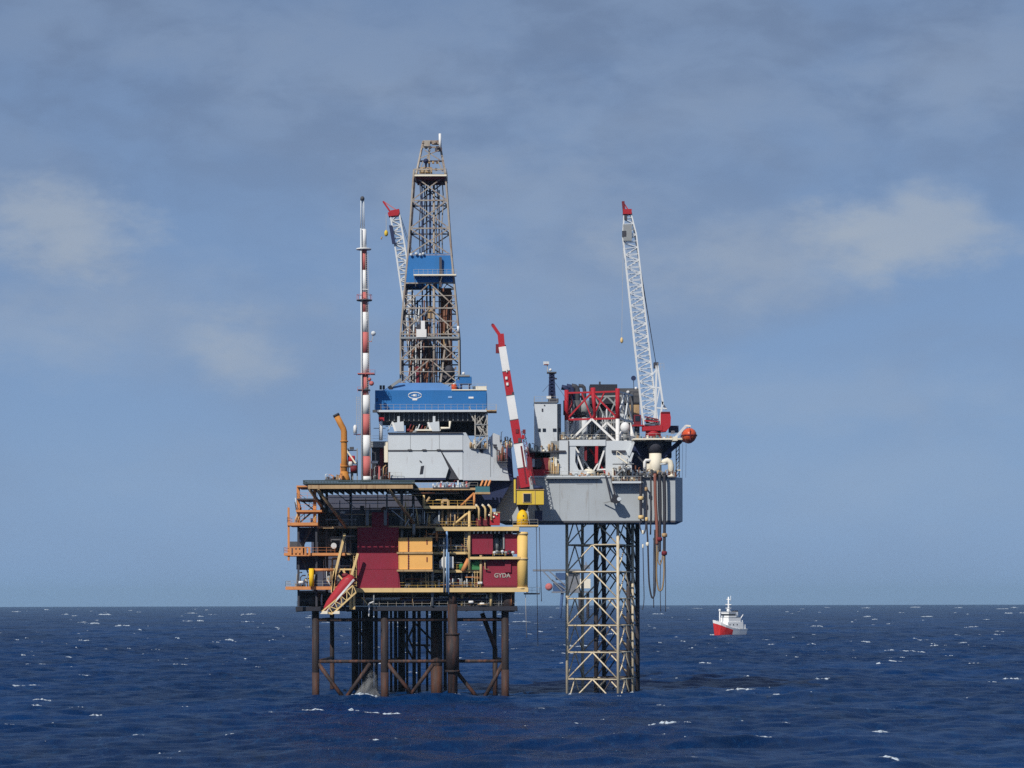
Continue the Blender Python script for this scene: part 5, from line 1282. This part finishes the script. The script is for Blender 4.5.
# dark house behind the red truss
dh = thing('dark_deckhouse', 'dark deckhouse block showing above and right of the red leg top', 'deckhouse', (X(620, 527), 531, zt))
MB().pbox(590.5, 384.5, 617.8, 404, 528, 6).build('upper_block', 'black', dh); MB().pbox(618.5, 388.5, 640, 415, 526.6, 6).build('side_block', 'dark_grey', dh)
MB().pbox(562, 432, 640, 477, 529, 4).build('base_block', 'mid_grey', dh); MB().pbox(590, 404, 640, 432, 529.5, 4).build('middle_block', 'dark', dh)
MB().pbox(599.5, 381.8, 601.2, 384.5, 529, 1).build('roof_vent', 'dark', dh); MB().ball(P(628.5, 392.4, 526.3), .35).build('lamp', 'white', dh)
MB().pbox(619, 402.5, 640, 404, 526.3, .5).build('ledge', 'black', dh); rail(dh, 'rail', P(628, 398, 526), P(640, 398, 526), h=1.6)
MB().pbox(620.5, 413.8, 628, 420, 525.9, 2).build('white_box', 'light_grey', dh); MB().pbox(630, 405, 640, 420, 525.6, .6).build('pipe_panel', 'amber_dull', dh)
manifold('deck_machinery', 'grey and white machinery seen through the red and white leg truss', 'machinery', 570, 616, 396, 441, 524.5, 20, ['light_grey', 'mid_grey', 'cream', 'dark_grey', 'white'], 41, 2)
manifold('deck_machinery', 'cream clutter of boxes and pipes at the foot of the control tower', 'machinery', 526, 560, 442, 452.5, 508.5, 16, ['cream', 'amber_dull', 'light_grey', 'mid_grey'], 42, 2)
manifold('deck_machinery', 'low tan clutter of valves and boxes along the jack house roof, left half', 'machinery', 562, 600, 434.5, 440.5, 508.9, 16, ['cream', 'amber_dull', 'mid_grey', 'light_grey'], 43, 2)
manifold('deck_machinery', 'tan machinery on the hull deck in front of the jack house right wall', 'machinery', 613, 640, 466, 477.4, 507.9, 15, ['cream', 'amber_dull', 'rust', 'light_grey', 'dark_grey'], 44, 1.5)
manifold('deck_machinery', 'row of small tan and rust fittings along the hull gallery', 'machinery', 613, 641, 476, 482, 506.2, 14, ['amber_dull', 'rust', 'cream', 'dark_grey'], 45, 1)
manifold('deck_machinery', 'pale green and cream bottles beside the red winch house', 'machinery', 549, 559.5, 453, 475, 508.1, 9, ['cream', 'amber_dull', 'amber', 'light_grey'], 46, 1.2)
manifold('deck_machinery', 'crowded fittings where the hanging hoses leave the hull deck edge', 'machinery', 640, 676, 468, 478, 507.4, 18, ['dark_grey', 'cream', 'rust', 'mid_grey', 'amber_dull'], 47, 1.3)
manifold('deck_machinery', 'small orange and tan fittings on the hull edge below the jack house opening', 'machinery', 570, 612, 471.5, 477.4, 507.8, 14, ['amber_dull', 'light_grey', 'orange', 'mid_grey'], 48, .8)
rh = thing('red_winch_house', 'dark red winch house with a round opening on the hull beside the striped boom', 'winch house', (X(541, 509), 511, zt))
MB().pbox(527.5, 450.5, 550.5, 463, 509.5, 5).build('upper_wall', 'maroon', rh); MB().pbox(527.5, 463, 533, 478, 509.5, 5).build('side_wall', 'maroon', rh)
MB().pbox(541, 463, 550.5, 478, 509.5, 5).build('side_wall', 'maroon', rh); MB().pbox(533, 463, 541, 478, 512, 1).build('inner_wall', 'black', rh)
MB().pbox(528, 469.5, 549.5, 480, 508.4, 1).build('red_apron', 'red', rh); MB().pbox(532.6, 459, 535, 467, 508.9, .5).build('white_post', 'light_grey', rh)
MB().lathe(P(538, 463.5, 509.3), [(-.1, .95), (.5, .95)], 16, 'y').build('drum', 'dark', rh)
for px in (529.5, 534, 539, 544, 548): MB().ball(P(px, 451, 509), .3, n=8, m=6).build('roof_lamp', 'cream', rh)
wp_ = thing('grey_wall_block', 'pale grey wall block between the red winch house and jack house', 'wall', (X(556, 509), 511, zt))
MB().pbox(553.5, 454, 559.3, 476, 509.6, 3).build('wall', 'light_grey', wp_); MB().pbox(551, 441, 559.3, 451, 509.4, 3).build('upper_wall', 'mid_grey', wp_); MB().pbox(545, 475, 575, 477.6, 508.2, .6).build('kerb', 'mid_grey', wp_)

# ---- white lattice boom crane on the hull
wc = thing('lattice_crane', 'tall white lattice boom crane with a red slewing house on the right of the hull', 'crane', (X(655.5, 510), 510, zt))
YB = 509.0
MB().lathe(P(655.7, 477, YB), [(0, 1.25), (4.9, 1.25)], 24).build('pedestal', 'cream', wc)
MB().lathe(P(655.7, 453.8, YB), [(0, 1.25), (1.2, 1.6), (2.9, 2.0)], 24).build('pedestal_head', 'dark', wc)
MB().lathe(P(653.5, 437.5, YB), [(0, 1.6), (1.5, 1.5)], 20).build('slew_ring', 'red', wc)
MB().pbox(643, 425.5, 663, 430.8, YB-1.6, 3.4).build('turntable', 'red', wc)
mh = MB().pprism([(661, 432), (661, 413), (670.5, 413), (671.3, 418), (671, 426), (667, 431.5)], YB-1.5, 3.4).build('machinery_house', 'red', wc)
MB().pbox(661.5, 412, 670.5, 413, YB-1.7, 3.8).build('house_roof', 'maroon', mh)
MB().pbox(634.5, 415, 641.5, 425, YB-1.6, 2).build('operator_cab', 'maroon', wc); MB().pbox(635.6, 416.2, 640.4, 421.5, YB-1.68, .07).build('cab_window', 'glass', wc); MB().pbox(633, 425, 644, 426.2, YB-1.8, 2.4).build('cab_floor', 'red', wc)
pt = lattice_boom(wc, (651, 426), (630.3, 236), YB, 2.9, 2.75, 30, 'lattice_white', .14, .065, 2.2)
lattice_boom(wc, (630.3, 236), (628.2, 213), YB, 2.75, 1.3, 4, 'lattice_white', .13, .06, 1.6)
MB().pbox(624.2, 224.5, 632.6, 241, YB-1.4, .7).build('boom_tip_cage', 'mid_grey', wc); MB().pbox(623, 231, 627, 236.5, YB-1.5, .5).build('tip_sheave', 'dark', wc)
MB().pbox(624, 209.2, 632.6, 214.2, YB-1, 2).build('tip_head', 'red', wc)
MB().bar(P(625, 212, YB), P(624, 201.6, YB), .55).build('fly_jib', 'maroon', wc); MB().bar(P(624.5, 203, YB), P(629, 210, YB), .2).build('jib_stay', 'red', wc)
MB().pbox(625, 213, 628, 220, YB-.8, 1).build('tip_block', 'dark', wc)
for a, b in (((658, 366), (663.5, 405)), ((657, 366), (655.5, 425)), ((660, 388), (653, 424)), ((663, 402), (659.5, 426))):
    for Y in (YB-1.1, YB+1.1): MB().bar(P(*a, Y), P(*b, Y), .38 if a[0] != 660 else .25).build('a_frame_leg', 'lattice_white', wc)
for a, b in (((652, 376), (657.5, 369)), ((651, 388), (661, 388)), ((655, 408), (667, 409))): MB().bar(P(*a, YB-1.1), P(*b, YB-1.1), .28).build('a_frame_tie', 'lattice_white', wc)
MB().bar(P(663.5, 405, YB), P(667, 410, YB), .35).build('backstay', 'lattice_white', wc)
MB().pbox(654.5, 362.5, 659, 368, YB-1, 2).build('a_frame_head', 'dark', wc); rail(wc, 'rail', P(658, 371, YB-1), P(664.5, 371, YB-1), h=1.5, step=.7)
for a in ((632.4, 212), (631.4, 212)): MB().bar(P(*a, YB-.3), P(656.5, 364, YB-.3), .11).build('pendant_rope', 'rope', wc)
MB().bar(P(624.5, 214, YB), P(622.3, 338, YB), .06).build('hoist_rope', 'rail', wc)
MB().lathe(P(622.3, 343.5, YB), [(0, .1), (.3, .32), (.8, .3), (1.2, .1)], 10).build('hook_block', 'amber', wc)
for k in range(3): MB().bar(P(645, 417+k*4, YB-1.7), P(659, 420+k*4-k*2, YB-1.7), .26).build('hoist_winch_frame', ['maroon', 'red', 'dark_grey'][k], wc)
MB().lathe(P(652, 421, YB-.6), [(-1.2, .55), (1.2, .55)], 12, 'x').build('hoist_drum', 'dark', wc)
MB().box((X(633, YB), YB-2.6, Z(440.8, YB)), (X(690, YB), YB+6, Z(439.3, YB))).build('service_platform', 'cream', wc)
rail(wc, 'rail', P(633, 439.3, YB-2.5), P(680, 439.3, YB-2.5))
for k in range(12): MB().pbox(637+k*3.3, 435.5+k % 3, 639+k*3.3, 439.2, YB-2, .6).build('locker', ['amber_dull', 'teal', 'rust', 'cream', 'mid_grey'][k % 5], wc)
db = thing('dark_hull_house', 'dark navy house under the crane service platform', 'deckhouse', (X(640, 513), 515, zt))
MB().pbox(633, 441.5, 651, 471, 511.8, 4).build('house_wall', 'navy', db); MB().pbox(660, 441.5, 672, 458, 512.5, 3).build('house_wall', 'navy', db)
MB().pbox(632.6, 441, 651.5, 442, 511.4, 4.6).build('roof_edge', 'dark', db)
MB().bar(P(662, 458, 510), P(681, 441.5, 510), .9).build('dark_strut', 'navy', db); MB().bar(P(650, 470, 510), P(634, 452, 510), .3).build('dark_strut', 'dark', db)
gn = thing('gooseneck_vent', 'large white gooseneck pipe right of the cream crane pedestal', 'vent pipe', P(671, 478, 508.5))
MB().path([P(671.3, 477, 508.5), P(671.3, 466, 508.5), P(670.2, 462.5, 508.5), P(667.5, 461, 508.5), P(664.8, 462.2, 508.5), P(663.8, 464, 508.5)], .62, 12).build('bent_pipe', 'cream', gn); MB().lathe(P(671.3, 477.3, 508.5), [(0, .85), (.3, .85)], 12).build('flange', 'cream', gn)
MB().lathe(P(663.7, 465.2, 508.5), [(0, .7), (.25, .7)], 12).build('outlet_rim', 'light_grey', gn)
gn = thing('gooseneck_vent', 'smaller white square-cornered pipe left of the cream crane pedestal', 'vent pipe', P(645, 478, 508.5))
MB().path([P(645, 477, 508.5), P(645, 462, 508.5), P(646, 460.6, 508.5), P(651.5, 460.6, 508.5)], .32, 10).build('bent_pipe', 'white', gn); MB().pbox(645.8, 464, 651, 472, 508.6, 1).build('pipe_box', 'cream', gn)
rb_ = thing('right_end_tower', 'thin dark lattice post with rungs at the right end of the hull', 'lattice post', P(678, 478, 510))
mb = MB()
for px in (676.5, 679.5): mb.bar(P(px, 477.5, 511), P(px, 441, 511), .2)
for k in range(9): mb.bar(P(676.5, 477-k*4, 511), P(679.5, 473-k*4, 511), .13)
mb.build('lattice', 'dark_grey', rb_); MB().pbox(675.5, 470, 681, 471, 510.5, 1.2).build('step', 'cream', rb_)
tube(tag(thing('white_balloon_tank', 'white upright oval tank beside the white leg truss', 'tank', P(625.7, 434, 509)), None, None), 'tank_saddle', 'mid_grey', P(625.5, 440, 510), P(625.5, 433, 510), .5)
a = P(625.5, 427.8, 509.5); MB().ball(a, 1.0, (1, 1, 1.12), 18, 12).build('tank_shell', 'white', bpy.data.objects['white_balloon_tank'])
dd = thing('satellite_dish', 'small dark dish on a thin pole left of the white crane boom', 'dish', P(634.5, 392, 511))
MB().lathe(P(634, 378.5, 510.6), [(-.1, .52), (.12, .3)], 14, 'y').build('dish_plate', 'navy', dd); MB().bar(P(634.3, 390, 511), P(634, 378, 511), .12).build('pole', 'rope', dd); MB().ball(P(636.5, 388.6, 510.8), .3, n=8, m=6).build('lamp', 'white', dd)
# ---- orange lifeboat in its davit
bl = thing('orange_lifeboat', 'orange enclosed lifeboat hanging end-on at the right end of the hull', 'lifeboat', P(689, 444, 508))
c = P(689.2, 435.6, 506); vs, fs = [], []
stt = ((-1, .05), (-.92, .55), (-.7, .88), (-.3, 1.0), (.3, 1.0), (.75, .85), (1, .35))
for t, k in stt:
    for i in range(16):
        a = 2*math.pi*i/16; vs.append((c.x+math.cos(a)*1.5*k, c.y+t*3.6, c.z+(math.sin(a)*(1.4 if math.sin(a) > 0 else 1.65))*k))
for i in range(len(stt)-1):
    for k in range(16): fs.append((i*16+k, i*16+(k+1) % 16, (i+1)*16+(k+1) % 16, (i+1)*16+k))
fs += [tuple(reversed(range(16))), tuple((len(stt)-1)*16+k for k in range(16))]
MB().add(vs, fs, True).build('hull', 'lifeboat', bl)
mb = MB(); 
for i in range(len(stt)-1):
    for s in (-1, 1): mb.bar((c.x+s*1.52*stt[i][1], c.y+stt[i][0]*3.6, c.z-.15), (c.x+s*1.52*stt[i+1][1], c.y+stt[i+1][0]*3.6, c.z-.15), .2)
mb.bar((c.x, c.y-3.68, c.z-1.2), (c.x, c.y-3.68, c.z+1.0), .14); mb.build('rubbing_strake', 'maroon', bl)
MB().pbox(687.2, 428.5, 691.5, 431.5, 505, 3).build('cockpit', 'lifeboat', bl); MB().pbox(687.6, 429, 691, 430.6, 504.9, .1).build('cockpit_window', 'dark', bl)
dv = thing('lifeboat_davit', 'pale slanted davit frame holding the orange lifeboat', 'davit', P(680, 440, 510))
for Y in (504.5, 508.5):
    MB().bar(P(674, 440, Y), P(686.5, 426, Y), .5).build('davit_arm', 'light_grey', dv); MB().bar(P(686, 426, Y), P(691, 426.5, Y), .35).build('davit_head', 'cream', dv); MB().bar(P(690, 426.5, Y), P(690, 431, Y), .1).build('fall_wire', 'rope', dv)
MB().pbox(673.5, 437, 678, 441, 504, 5).build('davit_foot', 'cream', dv)
MB().pbox(669.5, 426, 679, 432.5, 511, 2).build('winch_cover', 'navy', dv); MB().pbox(671.5, 431, 675, 434, 510.5, .6).build('winch_drum', 'white', dv)
for px, lab in ((683, 'thin wire hanging under the davit foot at the hull end, left'), (686.5, 'thin wire hanging under the orange lifeboat, right')):
    t = thing('davit_wire', lab, 'wire', P(px, 495, 508)); MB().bar(P(px, 444, 508), P(px-.5, 495 if px < 685 else 478, 508), .05).build('wire', 'rope', t)
# ---- folded arm on the hull side and its cable box
fa = thing('folded_arm', 'dark folded lattice arm hanging on the hull side, casting a shadow', 'arm', P(612, 478, 507))
for dx in (0, 5): MB().bar(P(606+dx, 476, 507.7), P(611.5+dx, 501, 505.6), .24).build('arm_beam', 'dark', fa)
for k in range(5): MB().bar(P(607+k*1.1, 480+k*5, 529.3-k*.4), P(612.5+k*1.1, 478+k*5, 529.3-k*.4), .14).build('arm_lacing', 'dark_grey', fa)
MB().pprism([(611, 502), (614, 494), (620.5, 497.5), (621.5, 501), (617, 503.5)], 504.8, 1.6).build('winch_head', 'black', fa); MB().lathe(P(619.3, 499.3, 504.6), [(-.1, .42), (.2, .42)], 12, 'y').build('light_disc', 'light_grey', fa)
MB().bar(P(604, 503, 507.6), P(614, 501, 505.6), .18).build('side_stay', 'mid_grey', fa)
# ---- hanging hoses
def hose(pts, r, mat, lab, extra=()):
    t = thing('hanging_hose', lab, 'hose', P(*pts[-1], 506.3), 'hoses hanging from the hull side')
    vv = [Vector(P(*q, 506.3)) for q in pts]; dense = []
    for i in range(len(vv)-1):
        p0, p1, p2, p3 = vv[max(0, i-1)], vv[i], vv[i+1], vv[min(len(vv)-1, i+2)]
        for k in range(6):
            s = k/6; dense.append(.5*((2*p1)+(p2-p0)*s+(2*p0-5*p1+4*p2-p3)*s*s+(3*p1-p0-3*p2+p3)*s**3))
    MB().path(dense+[vv[-1]], r, 8).build('hose_length', mat, t)
    MB().path([vv[0]+Vector((0, 1.2, .1)), vv[0]+Vector((0, .3, .3)), vv[0]], r*1.15, 8).build('top_elbow', 'dark_grey', t)
    for px, py, mt in extra: a = P(px, py, 506.3); MB().lathe((a.x, a.y, a.z-.3), [(0, r*1.3), (.1, r*1.9), (.7, r*1.9), (.8, r*1.3)], 10).build('coupling', mt, t)
hose([(641.2, 476), (641, 500), (641.2, 519)], .3, 'hose', 'thick black hose at the far left of the hanging hoses', ((641, 499, 'amber'), (641.2, 518, 'amber')))
hose([(641, 519), (640, 527), (643, 534), (645.5, 530), (646.2, 519)], .13, 'rope', 'thin looped line under the far left black hose', ((643, 533, 'cream'),))
hose([(646.5, 488), (647, 505), (646.8, 521), (648, 545), (649, 580), (651, 595), (653, 598), (655, 590), (655.3, 560), (655, 530)], .17, 'hose', 'long dark hose hanging in a deep loop near the horizon', ((646.5, 490, 'amber_dull'), (646.8, 520, 'amber'), (647.5, 545, 'cream')))
hose([(655.3, 474), (655.6, 500), (657, 526), (657, 545)], .32, 'hose_rust', 'thick rust red hose in the middle of the hanging hoses')
hose([(657.4, 528), (657, 552), (656.5, 575), (658, 588), (660, 591), (662.5, 588), (664, 575), (664, 556)], .17, 'hose_tan', 'tan hose with a narrow loop right of the rust red hose')
hose([(660, 475), (660.5, 505), (660, 530), (659.6, 552)], .3, 'hose', 'thick black hose immediately right of the rust red hose', ((659.6, 540, 'maroon'),))
hose([(664.6, 475), (665, 505), (664.6, 532), (664.4, 556)], .3, 'hose', 'thick black hose at the far right of the hanging hoses', ((664.4, 554, 'maroon'), (664.6, 536, 'amber_dull')))
hose([(643, 546), (643.6, 575), (644, 600), (642.5, 610)], .09, 'rope', 'thin line hanging lowest on the left towards the sea', ((643, 547, 'cream'),))
hose([(659, 548), (658, 560), (660, 565), (662, 560), (663, 550)], .12, 'hose_tan', 'short small loop of line between the two right black hoses')
hose([(665.2, 556), (665.6, 580), (665.4, 612)], .08, 'rope', 'thin line hanging straight below the far right black hose')
hose([(654, 540), (653.7, 580), (653.6, 608)], .1, 'rope', 'thin straight line hanging below the deep loop')
hose([(660.6, 562), (660.2, 585), (660.6, 612)], .08, 'rope', 'thin straight line hanging below the narrow tan loop')
hose([(651, 476), (651.3, 500), (650.6, 535)], .16, 'hose', 'slim dark hose between the looped hose and the rust red hose')

# ================================================================== far platform on the horizon
YF = 2600.0
fp = thing('distant_platform', 'small hazy platform far off on the horizon, seen past the lattice leg', 'oil platform', (X(570, YF), YF, -1))
MB().box((X(533, YF), YF, Z(571.2, YF)), (X(586, YF), YF+25, Z(569.4, YF))).build('top_deck', 'far_grey', fp)
for a, b in (((543, 571), (562, 591)), ((549, 571), (566, 586)), ((552, 580), (566, 590))): MB().bar(P(*a, YF), P(*b, YF), 1.2).build('deck_strut', 'far_grey', fp)
MB().pbox(556, 573, 567, 580, YF+2, 18).build('blue_module', 'far_blue', fp); MB().pbox(553.5, 583, 565, 591.5, YF+1, 18).build('blue_module', 'far_blue', fp)
MB().pbox(566, 572, 580, 592, YF+4, 20).build('grey_module', 'far_grey', fp); MB().pbox(580, 579, 590.5, 588.5, YF-2, 15).build('white_module', 'cream', fp)
MB().pbox(552, 591.5, 593, 593, YF, 22).build('lower_deck', 'far_grey', fp); MB().pbox(566, 573.5, 578, 576, YF+3.5, .5).build('dark_band', 'dark', fp)
for px in (580, 588): tube(fp, 'jacket_leg', 'leg_steel', (X(px, YF), YF+6, -6), P(px, 592, YF)+Vector((0, 6, 0)), 1.6)
for px in (561,): tube(fp, 'blue_leg', 'far_blue', (X(559.5, YF), YF+3, -6), P(562.5, 592, YF)+Vector((0, 3, 0)), 1.5)
tube(fp, 'mast', 'far_grey', P(586, 570, YF+5), P(586, 562, YF+5), .6); MB().pbox(583, 565, 590, 569, YF+4, 6).build('roof_box', 'far_grey', fp)
MB().lathe(P(549, 587, YF), [(-3, 1.5), (-1.5, 3.8), (1.5, 4.0), (3, 1.8)], 14, 'y').build('lifeboat', 'red_dull', fp)

# ================================================================== the support ship
sD = 1350.0
head = math.radians(50)
S0 = Vector((X(729.5, sD), sD, -.15)); fx = Vector((-math.sin(head), -math.cos(head), 0)); sx = Vector((fx.y, -fx.x, 0))   # forward, starboard
if sx.x < 0: sx = -sx
def sp_(x, y, z): return S0+fx*(x*.78)+sx*(y*.85)+Vector((0, 0, z))
class SB(MB):
    def world(s): s.V = [tuple(sp_(*v)) for v in s.V]; return s
sh = thing('support_ship', 'small red hulled support ship with white superstructure on the sea at the right', 'ship', S0)
sta = [(-14, 3.6, 3.4, 0), (-13, 4.0, 3.4, -.6), (-6, 4.3, 3.3, -1), (1, 4.5, 3.9, -1), (8, 4.4, 5.6, -1), (12, 3.4, 7.0, -1), (14.8, 1.5, 7.9, -.8), (16, .15, 8.2, -.2)]
def hull_part(k0, k1, off=0.0, s0=0, s1=99):
    vs, fs = [], []
    for x, w_, d, kz in sta[s0:s1]:
        lo, hi = kz+(d-kz)*k0, kz+(d-kz)*k1
        fl = lambda k: w_*(.68+.32*k)+off
        vs += [(x+off*(x > 14)-1.6*(1-k0)*(x > 13), -fl(k0), lo), (x+off*(x > 14)-1.6*(1-k1)*(x > 13), -fl(k1), hi), (x+off*(x > 14)-1.6*(1-k1)*(x > 13), fl(k1), hi), (x+off*(x > 14)-1.6*(1-k0)*(x > 13), fl(k0), lo)]
    n = len(sta[s0:s1])
    for i in range(n-1):
        for k in range(4): fs.append((i*4+k, i*4+(k+1) % 4, (i+1)*4+(k+1) % 4, (i+1)*4+k))
    fs += [(3, 2, 1, 0), tuple((n-1)*4+k for k in range(4))]
    q = SB(); q.add(vs, fs); return q.world()
hull_part(0, .80, 0, 3).build('hull', 'ship_red', sh)
hull_part(0, .80, 0, 0, 4).build('aft_hull', 'ship_white', sh)
hull_part(-.3, .22, .03, 0, 4).build('boot_topping', 'ship_red', sh)
hull_part(.80, 1.0, .02).build('white_bulwark', 'ship_white', sh)
def sbox(name, mat, a, b, par=None): q = SB(); q.box(a, b); return q.world().build(name, mat, par or sh)
sbox('aft_house', 'ship_white', (-12, -3.4, 3.3), (-3, 3.4, 5.6))
dk_ = sbox('deckhouse', 'ship_white', (-9, -4.0, 3.4), (6.0, 4.0, 7.0))
sbox('upper_house', 'ship_white', (-7, -3.6, 7.0), (4.8, 3.6, 9.6))
whs = sbox('wheelhouse', 'ship_white', (-3, -3.3, 9.6), (4.4, 3.3, 12.2)); sbox('wheelhouse_window', 'glass', (-2.4, -3.34, 10.5), (4.46, 3.34, 11.4), whs); sbox('wheelhouse_roof', 'ship_white', (-3.4, -3.6, 12.2), (4.8, 3.6, 12.5), whs)
for x in (-3.5, 0, 3.5): q = sbox('porthole', 'dark', (x, -4.04, 5.2), (x+.9, 4.04, 6.0))
sbox('deck_line', 'mid_grey', (-7.1, -3.7, 9.45), (4.9, 3.7, 9.62))
sbox('funnel', 'ship_white', (-6.5, -1.6, 9.6), (-4, 1.6, 12.5)); sbox('funnel_top', 'dark', (-6.5, -1.6, 12.5), (-4, 1.6, 13.2))
def stube(name, mat, a, b, r): return MB().tube(sp_(*a), sp_(*b), r, r*.7, 8).build(name, mat, sh)
stube('main_mast', 'ship_white', (1, 0, 12.4), (1, 0, 20.6), .5); stube('mast_stay', 'ship_white', (-1, 0, 11.6), (1, 0, 17), .25); stube('mast_yard', 'ship_white', (1, -2.6, 16.4), (1, 2.6, 16.4), .3); stube('mast_yard', 'ship_white', (1, -1.8, 19.2), (1, 1.8, 19.2), .28); stube('antenna', 'ship_white', (1, 2.0, 18), (1, 2.0, 21.2), .14)
a = sp_(1.4, 0, 13.4); MB().ball(a, .8, n=12, m=8).build('radome', 'ship_white', sh); sbox('mast_platform', 'ship_white', (-.2, -1.4, 14.4), (2.2, 1.4, 14.7))
stube('fore_mast', 'ship_white', (9.5, 0, 4.5), (9.5, 0, 13.6), .42); a = sp_(9.5, 0, 13.4); MB().ball(a, .7, n=10, m=6).build('fore_mast_lamp', 'ship_white', sh)
stube('crane_jib', 'ship_white', (-5, 2.4, 6), (-10, 3.0, 11), .35); stube('crane_post', 'light_grey', (-5, 2.4, 4), (-5, 2.4, 8.5), .4); stube('stern_post', 'light_grey', (-12.5, 0, 3.4), (-12.5, 0, 8), .3)
stube('ensign_staff', 'ship_white', (-8, -2.5, 5.4), (-8, -2.5, 9.5), .2)
q = SB(); q.box((6.5, -3.7, 4.6), (8, 3.7, 5.4)); q.world().build('breakwater', 'ship_white', sh)
sbox('rescue_boat', 'lifeboat', (-9.5, 2.2, 5.8), (-6.5, 3.4, 6.9))
# white water at the ship's side
fo = SB(); rs = random.Random(2)
for k in range(26):
    t = rs.random(); fo.ball((-8+20*t, -4.5-rs.random()*1.5, .1), .3+.5*rs.random(), (1.6, 1, .6), 6, 4)
fo.world(); o = fo.build('bow_foam', foam); o['kind'] = 'stuff'
